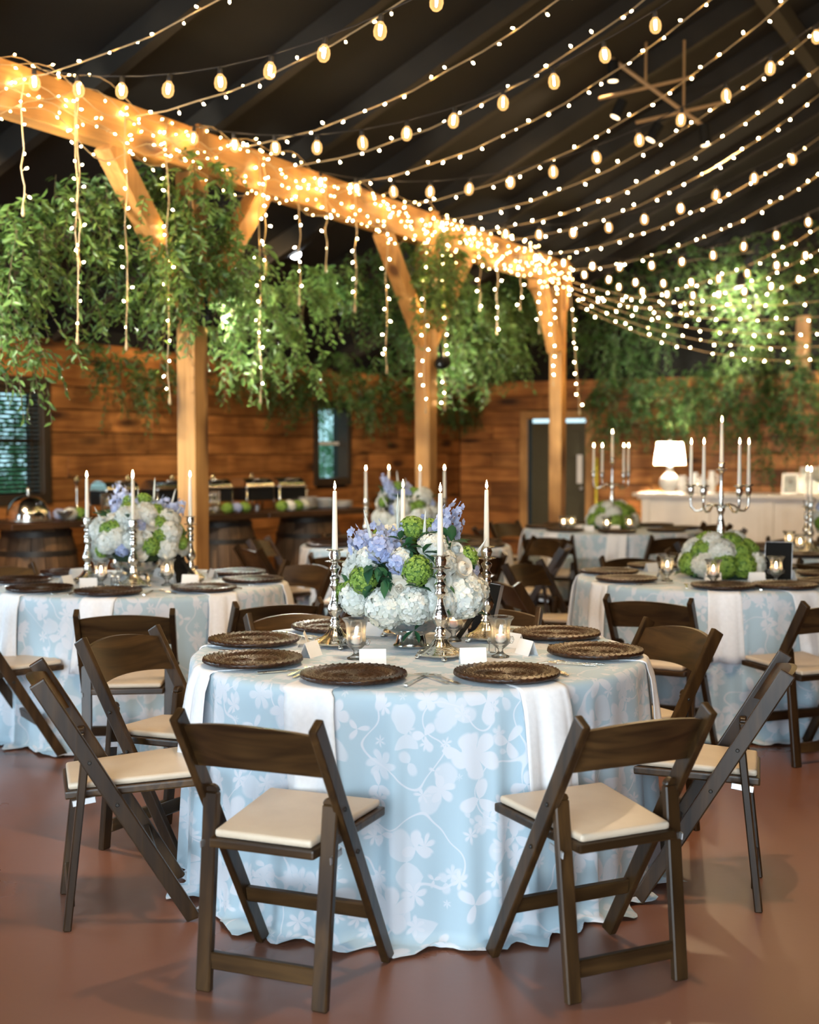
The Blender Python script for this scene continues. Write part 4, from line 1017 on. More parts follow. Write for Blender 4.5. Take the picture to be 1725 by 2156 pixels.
# candlestick: turned shaft on a domed, footed base
def make_candlestick():
    t = thing('candlestick', '', 'candlestick')
    sc = lambda r, z, a: 1.3 * r * (1 + .16 * abs(cos(2 * a)) ** .6 * (1 if z < .03 else 0) + .03 * cos(12 * a))
    MB().lathe([(.040, .016), (.052, .014), (.054, .020), (.046, .028), (.034, .040), (.025, .052), (.018, .066), (.014, .074)], 48, sc).obj('base', M['silver'], t, smooth=60)
    for k in range(4):
        a = pi / 4 + k * pi / 2 + pi / 4; mb = MB()
        mb.tube([(.050 * cos(a), .050 * sin(a), .024), (.068 * cos(a), .068 * sin(a), .022), (.076 * cos(a), .076 * sin(a), .010), (.088 * cos(a), .088 * sin(a), .004)], [.013, .012, .009, .005], 8)
        mb.ball((.079 * cos(a), .079 * sin(a), .007), .011, .011, .007, 8, 5); mb.obj('foot', M['silver'], t, smooth=True)
    MB().lathe([(.014, .074), (.017, .080), (.011, .088), (.016, .096), (.012, .104), (.010, .112), (.019, .128), (.022, .142), (.019, .156), (.012, .180), (.009, .200), (.008, .212), (.014, .220), (.016, .228), (.011, .236), (.014, .246), (.016, .256), (.010, .264), (.010, .274), (.015, .284), (.016, .292), (.009, .302), (.009, .310)], 24,
               lambda r, z, a: 1.28 * r * (1 + (.07 * cos(8 * a) if .115 < z < .165 else 0))).obj('shaft', M['silver'], t, smooth=True)
    MB().lathe([(.008, .306), (.034, .312), (.035, .315), (.010, .318)], 36, lambda r, z, a: r * (1 + (.06 * cos(12 * a) if r > .02 else 0))).obj('drip_pan', M['silver'], t, smooth=40)
    MB().lathe([(.012, .316), (.019, .322), (.021, .338), (.018, .350), (.030, .354), (.031, .357), (.012, .358)], 36, lambda r, z, a: r * (1 + (.06 * cos(12 * a) if r > .02 else .03 * cos(10 * a)))).obj('cup', M['silver'], t, smooth=40)
    return t
def make_candle(h):
    t = thing('taper_candle', '', 'candle')
    MB().lathe([(.0112, 0), (.0112, .02), (.0078, h - .004), (.006, h), (.001, h - .002)], 16).obj('wax', M['wax'], t, smooth=40)
    MB().lathe([(.0009, h - .003), (.0008, h + .008)], 5).obj('wick', M['wick'], t)
    MB().lathe([(.0006, h + .003), (.0042, h + .009), (.0052, h + .015), (.0036, h + .024), (.0014, h + .032), (.0003, h + .037)], 10).obj('flame', M['flame'], t, smooth=True)
    return t
CST, CND = make_candlestick(), make_candle(.235)
proto_used = {}
def use(proto, loc, rz, label, group, key):
    if not proto_used.get(key):
        proto_used[key] = 1; o = proto; o.location = loc; o.rotation_euler = (0, 0, rz); o['label'] = label; o['group'] = group; return o
    return dup(proto, loc, rz, label, group)
def stick(k, x, y, rz=0, where=''):
    use(CST, (x, y, TZ + .006), rz, 'ornate silver candlestick on four scroll feet on ' + TN[k], 'candlesticks on ' + TN[k], 'cst')
    use(CND, (x, y, TZ + .006 + .335), rz, 'lit ivory taper in a silver candlestick on ' + TN[k], 'tapers on ' + TN[k], 'cnd')
for px, py, rz in ((706, 1362, .3), (927, 1386, .15), (1024, 1350, .5)):
    p = on_z(px, py, TZ + .006); stick('main', p.x, p.y, rz)
p = on_z(849, 1330, TZ + .006); stick('main', -.025, 5.02, .2)
def offs(k, lst):
    for dx, dy in lst: stick(k, TAB[k][0] + dx, TAB[k][1] + dy, dx * 3)
offs('left', ((-.265, -.05), (.03, -.27), (.275, .06), (-.09, .30)))
offs('mid', ((-.30, -.08), (-.13, .22), (.11, -.10), (.30, .10)))
offs('far', ((-.29, -.10), (-.22, .22), (.28, .05), (.1, -.28)))

# votive goblet with scroll handles and a small candle
def make_votive():
    t = thing('votive_goblet', '', 'votive')
    fl = lambda r, z, a: r * (1 + (.05 * abs(cos(7 * a)) if .03 < z < .13 else 0))
    MB().lathe([(.004, .003), (.031, .0), (.032, .005), (.020, .010), (.010, .018), (.009, .028), (.018, .036), (.030, .048), (.034, .064), (.031, .084), (.032, .105), (.036, .125), (.046, .136), (.048, .140), (.045, .142), (.034, .128), (.029, .105), (.028, .084), (.030, .064), (.024, .050), (.004, .044)], 28, fl, cap=True).obj('glass', M['glass'], t, smooth=60)
    for sg in (-1, 1):
        MB().tube([(sg * .032, 0, .050), (sg * .042, 0, .050), (sg * .046, 0, .060), (sg * .042, 0, .070), (sg * .033, 0, .070)], .0035, 6).obj('handle', M['glass'], t, smooth=True)
    MB().lathe([(.015, .046), (.016, .050), (.0155, .078), (.012, .080), (.002, .077)], 14).obj('candle', M['wax'], t, smooth=40)
    MB().lathe([(.0006, .080), (.0045, .086), (.0055, .092), (.0035, .102), (.0004, .112)], 8).obj('flame', M['flame'], t, smooth=True)
    return t
VOT = make_votive()
def votive(k, x, y, rz=0): use(VOT, (x, y, TZ + .0065), rz, 'clear fluted glass goblet holding a lit votive on ' + TN[k], 'votive goblets on ' + TN[k], 'vot')
for px, py, rz in ((750, 1388, .1), (1054, 1384, .2), (955, 1350, .4)):
    p = on_z(px, py, TZ + .006); votive('main', p.x, p.y, rz)
for px, py in ((213, 1236), (352, 1233), (250, 1212)):
    p = on_z(px, py, TZ + .006); votive('left', p.x, p.y)
for px, py in ((1405, 1224), (1502, 1234), (1634, 1226)):
    p = on_z(px, py, TZ + .006); votive('right', p.x, p.y)
for px, py in ((1187, 1120), (1204, 1119), (1278, 1123), (1325, 1121)):
    p = on_z(px, py, TZ + .006); votive('door', p.x, p.y)
for px, py in ((1685, 1168), (1662, 1160)):
    p = on_z(px, py, TZ + .006); votive('far', p.x, p.y)
# cut glass salt shakers
sh = thing('salt_shaker', '', 'shaker')
MB().lathe([(.013, 0), (.014, .004), (.012, .036), (.010, .040)], 8).obj('glass', M['glass'], sh); MB().lathe([(.0105, .040), (.011, .050), (.007, .056), (.001, .057)], 10).obj('cap', M['silver'], sh, smooth=True)
p = on_z(1037, 1374, TZ + .006); use(sh, (p.x, p.y, TZ + .0065), 0, 'small glass salt shaker with silver cap on the blue delphinium table', 'shakers on the delphinium table', 'sh')
for px, py in ((238, 1232), (250, 1233)):
    p = on_z(px, py, TZ + .006); use(sh, (p.x, p.y, TZ + .0065), 0, 'small glass shaker with silver cap on the table beside the buffet post', 'shakers on the buffet-post table', 'sh')

# ------------------------------------------------------------------ flowers
def petal(mb, c, d, e, nrm, f, cup, tip):
    pr = ((0, 0, 0), (.34, .34, .5), (.74, .42, .8), (1.0, .16, tip), (1.0, -.16, tip), (.74, -.42, .8), (.34, -.34, .5))
    mb.add([c + d * f * a + e * f * b + nrm * f * cup * z for a, b, z in pr], [(0, 6, 5, 4, 3, 2, 1)])
def floret_ball(R, n, fr, mat, core_mat, seed, flat=.85, petals=4, cup=.25):
    """ball of small four-petalled florets over a core"""
    r = random.Random(seed); mb = MB(); ga = pi * (3 - sqrt(5))
    for i in range(n):
        z = 1 - 1.75 * (i + .5) / n; rr = sqrt(max(0, 1 - z * z)); a = i * ga
        nrm = Vector((rr * cos(a), rr * sin(a), z)) + Vector((r.gauss(0, .12), r.gauss(0, .12), r.gauss(0, .12))); nrm.normalize()
        c = Vector((nrm.x * R, nrm.y * R, nrm.z * R * flat)) * r.uniform(.93, 1.07); x = nrm.orthogonal().normalized(); y = nrm.cross(x); a0 = r.uniform(0, 6)
        for k in range(petals):
            b = a0 + 2 * pi * k / petals; d = x * cos(b) + y * sin(b); e = nrm.cross(d); f = fr * r.uniform(.8, 1.15)
            petal(mb, c, d, e, nrm, f, cup, r.uniform(.3, 1.4))
    return mb
def rose_mesh(R, seed, mat):
    r = random.Random(seed); mb = MB()
    for L, (rad, n, tilt, h) in enumerate(((.16, 3, 1.45, .95), (.28, 3, 1.35, .98), (.42, 4, 1.2, .98), (.58, 5, 1.02, .92), (.74, 5, .82, .80), (.90, 6, .58, .62), (1.0, 6, .34, .44))):
        for k in range(n):
            a = 2 * pi * k / n + L * .7 + r.uniform(-.12, .12); w = 2 * pi / n * .72; rows = []
            for j in range(4):
                f = j / 3; out = rad * (.35 + .65 * f) + .14 * f * f if L > 2 else rad * (1.15 - .5 * f); z = h * f - .12 * (f ** 3) * (L > 2) * L * .35 - .35
                for q in (-1, -.5, 0, .5, 1):
                    ww = w * q * (.55 + .55 * f - .25 * f * f); curl = -.06 * q * q * f
                    rows.append(((out + curl) * R * cos(a + ww), (out + curl) * R * sin(a + ww), (z - .10 * q * q * f) * R))
            fs = [(j * 5 + i, j * 5 + i + 1, (j + 1) * 5 + i + 1, (j + 1) * 5 + i) for j in range(3) for i in range(4)]
            mb.add(rows, fs)
    mb.ball((0, 0, .0), R * .55, R * .55, R * .42, 10, 6); mb.ball((0, 0, R * .3), R * .12, R * .12, R * .28, 8, 5)
    return mb.mesh('rose', mat, smooth=True)
FL = {}
FL['rose'] = [rose_mesh(.052, i, M['cream_petal']) for i in range(2)]
FL['rose_w'] = [rose_mesh(.050, i + 5, M['white_petal']) for i in range(2)]
def two(mb, R, flat, mat, core, name):
    me = mb.mesh(name, mat); c = MB().ball((0, 0, 0), R * .93, R * .93, R * .93 * flat, 12, 8).mesh(name + '_core', core, smooth=True); return me, c
FL['hyd'] = [two(floret_ball(.066, 125, .022, None, None, i), .066, .85, M['white_petal'], M['white_core'], 'hydrangea') for i in range(2)]
FL['vib'] = [two(floret_ball(.050, 190, .0085, None, None, i + 9), .050, .75, M['green_petal'], M['green_core'], 'viburnum') for i in range(2)]
FL['ghyd'] = [two(floret_ball(.066, 130, .016, None, None, i + 19), .066, .85, M['green_petal'], M['green_core'], 'green_hydrangea') for i in range(2)]
FL['dcl'] = [floret_ball(.040, 22, .024, None, None, 41 + i, petals=5).mesh('delphinium', M['blue_petal']) for i in range(2)]
FL['bhyd'] = [two(floret_ball(.060, 100, .017, None, None, 31), .060, .85, M['blue_petal'], M['white_core'], 'blue_hydrangea')]
def delph_mesh(L, n, seed):
    r = random.Random(seed); mb = MB(); mb.tube([(0, 0, -.10), (.004, 0, L * .5), (0, 0, L)], [.0025, .002, .001], 4)
    stem = len(mb.f)
    for i in range(n):
        f = i / n; a = i * 2.4 + r.uniform(-.3, .3); z = L * (.12 + .86 * f); rad = .024 * (1 - .6 * f) + .006; c = Vector((cos(a) * rad, sin(a) * rad, z))
        nrm = Vector((cos(a), sin(a), .25)).normalized(); x = nrm.orthogonal().normalized(); y = nrm.cross(x); fr = .023 * (1 - .55 * f)
        for k in range(5):
            b = 2 * pi * k / 5 + i; d = x * cos(b) + y * sin(b); e = nrm.cross(d)
            petal(mb, c, d, e, nrm, fr, .35, .9)
    return mb.mesh('delphinium', M['blue_petal'])
FL['delph'] = [delph_mesh(.13, 15, 1), delph_mesh(.10, 12, 2)]
FL['ver'] = [MB().lathe([(.0045, -.04), (.0055, 0), (.0048, .03), (.003, .065), (.0006, .09)], 10, lambda r, z, a: r * (1 + .18 * cos(5 * a + z * 500))).mesh('veronica_spike', M['white_petal'])]
FL['leaf'] = [MB().add([(0, 0, 0), (.03, .018, .008), (.06, .016, .006), (.09, 0, -.012), (.06, -.016, .006), (.03, -.018, .008), (.045, 0, -.002)], [(0, 6, 2, 1), (6, 3, 2), (0, 5, 4, 6), (6, 4, 3)]).mesh('leaf', M['dark_leaf'], smooth=True)]
def flower(t, kind, p, out, roll=0, scale=1.0, name=None):
    i = random.randrange(len(FL[kind])); me = FL[kind][i]; q = Vector(out).to_track_quat('Z', 'Y')
    nm = {'rose': 'rose', 'rose_w': 'rose', 'hyd': 'hydrangea', 'vib': 'viburnum', 'ghyd': 'green_hydrangea', 'bhyd': 'blue_hydrangea', 'delph': 'delphinium', 'dcl': 'delphinium', 'ver': 'veronica_spike', 'leaf': 'leaf'}[kind]
    core = None
    if isinstance(me, tuple): me, core = me
    o = new(nm, me, t); o.location = p
    if kind == 'leaf': q = Vector(out).to_track_quat('X', 'Z')
    o.rotation_mode = 'QUATERNION'; o.rotation_quaternion = q; o.scale = (scale,) * 3
    if core: new('flower_core', core, o)
    return o
def make_bouquet():
    t = thing('flower_arrangement', '', 'flowers')
    b = MB().lathe([(.058, .0), (.066, .003), (.067, .008), (.058, .016), (.052, .040), (.050, .046), (.070, .056), (.100, .075), (.118, .098), (.124, .118), (.120, .118), (.096, .080), (.06, .06), (.002, .055)], 48).obj('bowl', M['bowl'], t, smooth=50)
    zc = .26
    def pos(x, z, back=False, push=1.0):
        k = 1 - (x / .255) ** 2 - ((z - zc) / .235) ** 2; y = -.205 * sqrt(max(.02, k)) * push
        if back: y = -y
        o = Vector((x / .065, y / .042, (z - zc) / .055 + .3)).normalized(); return Vector((x, y, z)), o
    # (kind, pixel x, pixel y, scale, push) read off the bouquet
    spec = [('rose', 843, 1232, 1.0, 1.0), ('rose', 970, 1193, .95, 1.0), ('rose', 985, 1230, 1.0, .85), ('rose_w', 925, 1222, .95, 1.05), ('rose_w', 958, 1157, .7, .9), ('rose', 790, 1140, .65, .8), ('rose_w', 748, 1205, .7, .7),
            ('hyd', 812, 1276, 1.0, 1.0), ('hyd', 870, 1268, .95, 1.02), ('hyd', 975, 1256, 1.1, .95), ('hyd', 748, 1262, .85, .85), ('hyd', 912, 1150, .75, .95), ('hyd', 925, 1264, .9, 1.0), ('hyd', 845, 1175, .6, 1.0), ('hyd', 1005, 1250, .7, .6),
            ('vib', 878, 1195, 1.05, 1.08), ('vib', 766, 1218, 1.0, .95), ('vib', 738, 1245, .75, .85), ('vib', 868, 1112, .9, .8), ('vib', 985, 1175, .8, .8), ('vib', 722, 1250, .6, .5), ('vib', 905, 1112, .7, .4),
            ('dcl', 803, 1155, 1.0, 1.08), ('dcl', 838, 1182, .75, 1.1), ('dcl', 765, 1140, .8, .9), ('hyd', 775, 1175, .6, .95), ('hyd', 930, 1185, .75, .95)]
    def conv(px, py): return (px - 866) / 590, (1372 - py) / 590
    for kd, px, py, sc, pu in spec:
        x, z = conv(px, py); p, o = pos(x, z, push=pu); flower(t, kd, p, o, scale=sc)
    for px, py, ex, ez in ((745, 1110, -.35, .9), (770, 1145, -.5, .8), (820, 1118, -.15, 1), (838, 1110, .0, 1), (935, 1085, .35, .9), (952, 1068, .5, .8), (890, 1095, .1, 1), (930, 1110, .2, 1), (790, 1100, -.3, 1), (955, 1105, .4, .8)):
        x, z = conv(px, py); y = -.06 + random.uniform(-.05, .05); flower(t, 'delph', (x - ex * .08, y, z - .09), (ex, -.25, ez), scale=1.05)
    for px, py, ex, ez in ((838, 1078, .0, 1), (780, 1112, -.25, 1), (762, 1160, -.5, .8), (893, 1115, .05, 1), (1000, 1165, .5, .8)):
        x, z = conv(px, py); flower(t, 'ver', (x, -.13 if abs(x) < .15 else -.05, z - .02), (ex, -.15, ez), scale=1.0)
    r = random.Random(4)
    for px, py in ((843, 1135), (795, 1190), (770, 1258), (815, 1210), (905, 1250), (912, 1265), (915, 1120), (873, 1325), (990, 1300), (880, 1230), (935, 1225), (860, 1150), (890, 1160), (780, 1180), (940, 1130), (1000, 1200), (730, 1230), (800, 1215), (950, 1140), (845, 1150)):
        x, z = conv(px, py); p, o = pos(x, max(z, .03), push=1.08)
        for k in range(3):
            ang = r.uniform(0, 6.28); d = Vector((cos(ang), o.y * .4 - .2, sin(ang) * .8 - .1)); flower(t, 'leaf', p, d, scale=r.uniform(.55, .95))
    # back half
    kinds = ['hyd', 'rose', 'vib', 'hyd', 'dcl', 'rose_w', 'vib', 'hyd', 'rose_w']
    for i in range(34):
        f = (i + .5) / 34; el = -.25 + 1.45 * (f if i % 2 else f * .8); a = .02 + (i * .618 % 1.0) * (pi - .04); x, y, z = .215 * cos(a) * cos(el), .195 * sin(a) * cos(el), .215 + .20 * sin(el)
        flower(t, kinds[i % 9], (x, y, z), (x, y, z - .15), scale=r.uniform(.8, 1))
    for i in range(14):
        a = r.uniform(0, 2 * pi); x, y = .16 * cos(a), .14 * sin(a) + .06; flower(t, 'leaf', (x, y, .36), (x, y, .1), scale=.8)
    MB().ball((0, .0, .22), .165, .145, .15, 16, 10).obj('moss_core', M['moss'], t, smooth=True)
    return t
BQ = make_bouquet()
def bouquet(k, x, y, rz, label): return use(BQ, (x, y, TZ + .0065), rz, label, 'delphinium and rose arrangements', 'bq')
p = on_z(866, 1362, TZ + .006)
bouquet('main', p.x, p.y, 0, 'lush bowl of white roses, hydrangea and blue delphinium on the front table')
bouquet('left', TAB['left'][0], TAB['left'][1], 3.0, 'rose and hydrangea bowl between tapers on the table beside the buffet post')
bouquet('mid', TAB['mid'][0] + .02, TAB['mid'][1], 4.1, 'rose and hydrangea bowl on the table before the second post')
bouquet('far', TAB['far'][0], TAB['far'][1], 1.1, 'rose and hydrangea bowl on the table before the white counter')

# low hydrangea ring round a candelabra
def make_ring():
    t = thing('hydrangea_ring', '', 'flowers'); r = random.Random(12)
    for ring, (R, z, n) in enumerate(((.185, .085, 10), (.145, .155, 8), (.085, .195, 5))):
        for k in range(n):
            a = 2 * pi * (k + .5 * ring) / n + .2; kd = 'ghyd' if (k + ring) % 5 not in (1, 4) else 'hyd'
            flower(t, kd, (R * cos(a), R * sin(a), z), (cos(a), sin(a), .5 + ring * .5), scale=r.uniform(.92, 1.08))
    for k in range(14):
        a = r.uniform(0, 2 * pi); flower(t, 'leaf', (.2 * cos(a), .2 * sin(a), .03), (cos(a), sin(a), -.1), scale=.8)
    MB().lathe([(.04, .002), (.17, .004), (.18, .05), (.14, .12), (.05, .15)], 20).obj('moss_core', M['moss'], t)
    return t
RG = make_ring()
def make_candelabra():
    t = thing('candelabra', '', 'candelabra')
    MB().lathe([(.06, .0), (.07, .006), (.06, .02), (.03, .05), (.018, .10), (.014, .18), (.020, .22), (.028, .27), (.018, .32), (.012, .35), (.018, .37), (.024, .385), (.016, .40), (.011, .44), (.014, .46), (.009, .50), (.010, .585), (.016, .60), (.032, .612), (.030, .616), (.014, .618), (.017, .635), (.020, .650), (.012, .652)], 24).obj('stem', M['silver'], t, smooth=True)
    for k in range(4):
        a = [2.75, -2.4, -1.2, .25][k]; dx, dy = cos(a), sin(a)
        pr = [(.01, .395), (.05, .415), (.085, .405), (.115, .378), (.145, .375), (.168, .40), (.172, .44), (.170, .465)]
        arm = MB().tube([(r * dx, r * dy, z) for r, z in pr], [.008, .007, .006, .0075, .006, .007, .007, .008], 8).obj('arm', M['silver'], t, smooth=True)
        MB().lathe([(.008, .46), (.017, .475), (.019, .50), (.015, .512), (.031, .520), (.031, .524), (.013, .526)], 20, lambda r, z, q: r * (1 + (.05 * cos(10 * q) if r > .025 else 0)), c=(.170 * dx, .170 * dy, 0)).obj('cup', M['silver'], arm, smooth=True)
    return t
CB = make_candelabra()
for k, (ln, rz) in {'right': ('the candelabra table with the black frame', 0), 'door': ('the candelabra table near the dark door', .12)}.items():
    x, y = TAB[k]
    use(RG, (x, y, TZ + .0065), rz, 'low ring of green and white hydrangeas on ' + ln, 'hydrangea rings', 'rg')
    use(CB, (x, y, TZ + .0065), rz, 'five-armed silver candelabra rising from the hydrangeas on ' + ln, 'candelabras', 'cb')
    for a in (2.75, -2.4, -1.2, .25):
        use(CND, (x + .170 * cos(a + rz), y + .170 * sin(a + rz), TZ + .0065 + .515), 0, 'lit taper on a candelabra arm, ' + ln, 'candelabra tapers on ' + ln, 'cnd')
    use(CND, (x, y, TZ + .0065 + .640), 0, 'lit taper in the centre candelabra cup, ' + ln, 'candelabra tapers on ' + ln, 'cnd')
# table-number frames seen from behind, with strut
def tframe(loc, rz, label):
    t = thing('table_sign', label, 'sign', loc, rz, 'standing table signs'); tl_ = Matrix.Rotation(radians(14), 4, 'X')
    MB().box(-.072, .072, -.004, .006, 0, .21).xf(tl_).obj('backing', M['black'], t, bevel=.002)
    f = MB(); [f.box(*b) for b in ((-.074, -.062, -.012, .002, 0, .212), (.062, .074, -.012, .002, 0, .212), (-.074, .074, -.012, .002, .2, .212), (-.074, .074, -.012, .002, 0, .012))]
    f.xf(tl_).obj('frame_edge', M['steel'], t)
    MB().bar((0, .0, .12), (0, .10, .0), .035, .004).obj('strut', M['black'], t)
p = on_z(1636, 1222, TZ + .006); tframe((p.x + .02, p.y + .05, TZ + .0065), pi - .35, 'black-backed table frame standing beside the hydrangea ring')
p = on_z(385, 1226, TZ + .006); tframe((p.x, p.y, TZ + .0065), pi + 1.25, 'silver-edged table frame seen edge-on beside the rose bowl')
p = on_z(1012, 1345, TZ + .006); tframe((p.x, p.y + .04, TZ + .0065), pi - 1.1, 'silver-edged table frame behind the front candlestick')

# ================================================================== BUFFET
B0, B1 = Vector((-3.02, 9.98, 0)), Vector((-.45, 12.75, 0)); bd = (B1 - B0).normalized(); bang = atan2(bd.y, bd.x); bn = Vector((-bd.y, bd.x, 0))
BH = .914
def BP(a, off=.0, z=BH): q = B0 + bd * a + bn * off; return Vector((q.x, q.y, z))
blen = (B1 - B0).length
barrel_stave = []
def make_barrel():
    t = thing('oak_barrel', '', 'barrel'); n = 18
    pr = [(.26, 0), (.30, .14), (.325, .30), (.335, .43), (.325, .56), (.30, .72), (.26, .86)]
    mb = MB(); w = 2 * pi / n
    for a in (0,):
        vs = []
        for r, z in pr:
            for q in (-1, 0, 1):
                vs.append((r * cos(q * w * .47), r * sin(q * w * .47), z))
            for q in (1, 0, -1): vs.append(((r - .03) * cos(q * w * .47), (r - .03) * sin(q * w * .47), z))
        fs = []
        for i in range(len(pr) - 1):
            for k in range(6): k2 = (k + 1) % 6; fs.append((i * 6 + k, i * 6 + k2, (i + 1) * 6 + k2, (i + 1) * 6 + k))
        fs += [(5, 4, 3, 2, 1, 0), tuple(range(36, 42))]
        mb.add(vs, fs)
    me = mb.mesh('stave', M['oak'])
    for k in range(n):
        o = new('stave', me, t); o.rotation_euler = (0, 0, w * k)
    for z, r in ((.05, .277), (.20, .313), (.66, .313), (.81, .277)):
        MB().lathe([(r - .004, z - .022), (r + .004, z - .022), (r + .004, z + .022), (r - .004, z + .022)], 36, cap=False).obj('hoop', M['iron'], t, smooth=40)
    MB().lathe([(.24, .83), (.24, .85)], 24).obj('barrel_head', M['oak'], t)
    return t
BR = make_barrel()
for i, a in enumerate((.42, 1.72, 2.32, 3.4)):
    use(BR, BP(a, .38, 0), bang + i, ['oak barrel under the buffet end holding the cloche', 'oak barrel under the buffet beside the post', 'oak barrel under the middle of the buffet', 'oak barrel under the far buffet end'][i], 'oak barrels under the buffet', 'br')
for i, (a, b) in enumerate(((-.02, 1.28), (1.30, 2.55), (2.57, blen + .15))):
    t = thing('buffet_top', ['dark plank buffet top carrying the cloche', 'dark plank buffet top carrying the first chafing dishes', 'dark plank buffet top carrying the white crockery'][i], 'counter', BP(a, 0, .862), bang, 'plank buffet tops')
    for j in range(3):
        MB().box(0, b - a, .0 + .25 * j + .002, .25 * (j + 1) - .002, 0, .05).obj('plank', M['slab'], t, bevel=.004)
# cloche on a pedestal
t = thing('cloche', 'domed silver cloche with finial on the buffet end', 'cloche', BP(.30, .30, .912), bang)
MB().lathe([(.02, .0), (.19, .0), (.20, .008), (.20, .016), (.02, .016)], 32).obj('tray', M['silver'], t, smooth=40)
MB().lathe([(.175, .016), (.178, .03), (.165, .09), (.135, .15), (.09, .19), (.03, .205), (.004, .207)], 32).obj('dome', M['bowl'], t, smooth=50)
MB().lathe([(.006, .205), (.014, .215), (.006, .225), (.018, .245), (.008, .265), (.003, .285)], 12).obj('finial', M['silver'], t, smooth=True)
t = thing('serving_bowl', 'small gold rimmed glass bowl before the cloche', 'bowl', BP(.52, .12, .912), bang)
MB().lathe([(.03, 0), (.034, .01), (.012, .02), (.03, .03), (.06, .06), (.066, .075), (.060, .075), (.028, .04), (.004, .03)], 24).obj('bowl_glass', M['glass'], t, smooth=50)
MB().lathe([(.064, .073), (.069, .076), (.069, .080), (.064, .083)], 24, cap=False).obj('rim', M['silver'], t, smooth=True)
# chafing dishes with pierced front panels and roll covers
def make_chafer():
    t = thing('chafing_dish', '', 'chafing dish')
    MB().box(-.17, .17, -.13, .13, .10, .22).obj('water_pan', M['chafer_black'], t, bevel=.01)
    MB().box(-.18, .18, -.14, .14, .22, .235).obj('rim', M['silver'], t, bevel=.004)
    n = 10; vs = []; 
    mb = MB()
    for k in range(n + 1):
        a = pi * k / n; vs += [(-.165, -.125 * cos(a), .235 + .075 * sin(a)), (.165, -.125 * cos(a), .235 + .075 * sin(a))]
    mb.add(vs, [(2 * k, 2 * k + 1, 2 * k + 3, 2 * k + 2) for k in range(n)] + [tuple(range(0, 2 * n + 2, 2))[::-1], tuple(range(1, 2 * n + 3, 2))]).obj('roll_cover', M['bowl'], t, smooth=40)
    h = MB().tube([(-.07, -.10, .28), (-.07, -.14, .30), (.07, -.14, .30), (.07, -.10, .28)], .007, 6).obj('handle', M['silver'], t, smooth=True)
    for sx in (-.16, .16):
        for sy in (-.12, .12): MB().tube([(sx, sy, .22), (sx * 1.05, sy * 1.05, 0)], [.010, .007], 6).obj('leg', M['silver'], t, smooth=True)
    for sx in (-.06, .06):
        MB().lathe([(.03, 0), (.032, .05), (.028, .055)], 14, c=(sx, 0, 0)).obj('burner', M['steel'], t, smooth=40)
    return t
def make_screen():
    t = thing('pierced_screen', '', 'screen')
    mb = MB(); mb.box(-.14, .14, -.008, .008, .0, .014).box(-.14, .14, -.008, .008, .196, .21).box(-.14, -.126, -.008, .008, .014, .196).box(.126, .14, -.008, .008, .014, .196); mb.obj('screen_frame', M['silver'], t)
    mb = MB()
    for i in range(5):
        for j in range(3):
            cx, cz = -.104 + i * .052, .045 + j * .06
            mb.tube([(cx + .022 * cos(2 * pi * k / 10), 0, cz + .026 * sin(2 * pi * k / 10)) for k in range(11)], .0045, 5)
            mb.tube([(cx, 0, cz - .026), (cx, 0, cz + .026)], .004, 4).tube([(cx - .022, 0, cz), (cx + .022, 0, cz)], .004, 4)
    mb.obj('lattice', M['silver'], t, smooth=True)
    return t
def make_finial():
    t = thing('finial_stand', '', 'finial')
    MB().lathe([(.035, 0), (.036, .01), (.012, .03), (.008, .20), (.012, .22), (.006, .24), (.004, .27)], 14).obj('stand', M['silver'], t, smooth=True)
    MB().add([(.033, 0, .31), (0, .012, .31), (-.033, 0, .31), (0, -.012, .31), (0, 0, .355), (0, 0, .265)], [(0, 1, 4), (1, 2, 4), (2, 3, 4), (3, 0, 4), (1, 0, 5), (2, 1, 5), (3, 2, 5), (0, 3, 5)]).obj('diamond', M['silver'], t)
    return t
CF, SN, FN = make_chafer(), make_screen(), make_finial()
for i, a in enumerate((1.20, 1.72, 2.22, 2.72, 3.12)):
    use(CF, BP(a, .42, .912), bang, 'black and silver chafing dish on the plank buffet, ' + ['behind the first pierced screen', 'next to the buffet post', 'behind the second pierced screen', 'behind the green and blue hydrangeas', 'nearest the stacked plates'][i], 'chafing dishes on the buffet', 'cf')
for i, a in enumerate((1.05, 2.02)):
    use(SN, BP(a, .20, .912), bang, 'pierced silver screen panel standing before the chafing dishes', 'pierced screens on the buffet', 'sn')
for i, a in enumerate((.98, 1.50, 1.98, 2.45, 2.92)):
    use(FN, BP(a, .66, .912), bang, 'tall silver diamond finial standing behind the chafing dishes', 'finials behind the buffet', 'fn')
def bunch(loc, kinds, label, sc=.8):
    t = thing('flower_bunch', label, 'flowers', loc, bang, 'hydrangea bunches on the buffet')
    for i, k in enumerate(kinds):
        flower(t, k, ((i - (len(kinds) - 1) / 2) * .095, random.uniform(-.02, .02), .052), (random.uniform(-.3, .3), -.3, 1), scale=sc)
        flower(t, 'leaf', ((i - 1) * .09, -.04, .02), (random.uniform(-1, 1), -.6, .1), scale=.8)
bunch(BP(.62, .20, .912), ['bhyd', 'hyd', 'ghyd'], 'blue white and green hydrangea bunch beside the cloche')
bunch(BP(1.63, .10, .912), ['ghyd', 'ghyd', 'hyd'], 'green and white hydrangea bunch next to the buffet post')
bunch(BP(2.28, .12, .912), ['ghyd', 'bhyd', 'ghyd'], 'green and blue hydrangea bunch between chafing dishes')
bunch(BP(2.95, .10, .912), ['ghyd', 'hyd', 'ghyd', 'hyd'], 'pale hydrangea bunch before the white crockery')
plate = MB().lathe([(.05, 0), (.055, .003), (.11, .016), (.112, .019), (.10, .019), (.05, .008), (.002, .007)], 28).mesh('plate', M['ceramic'], smooth=50)
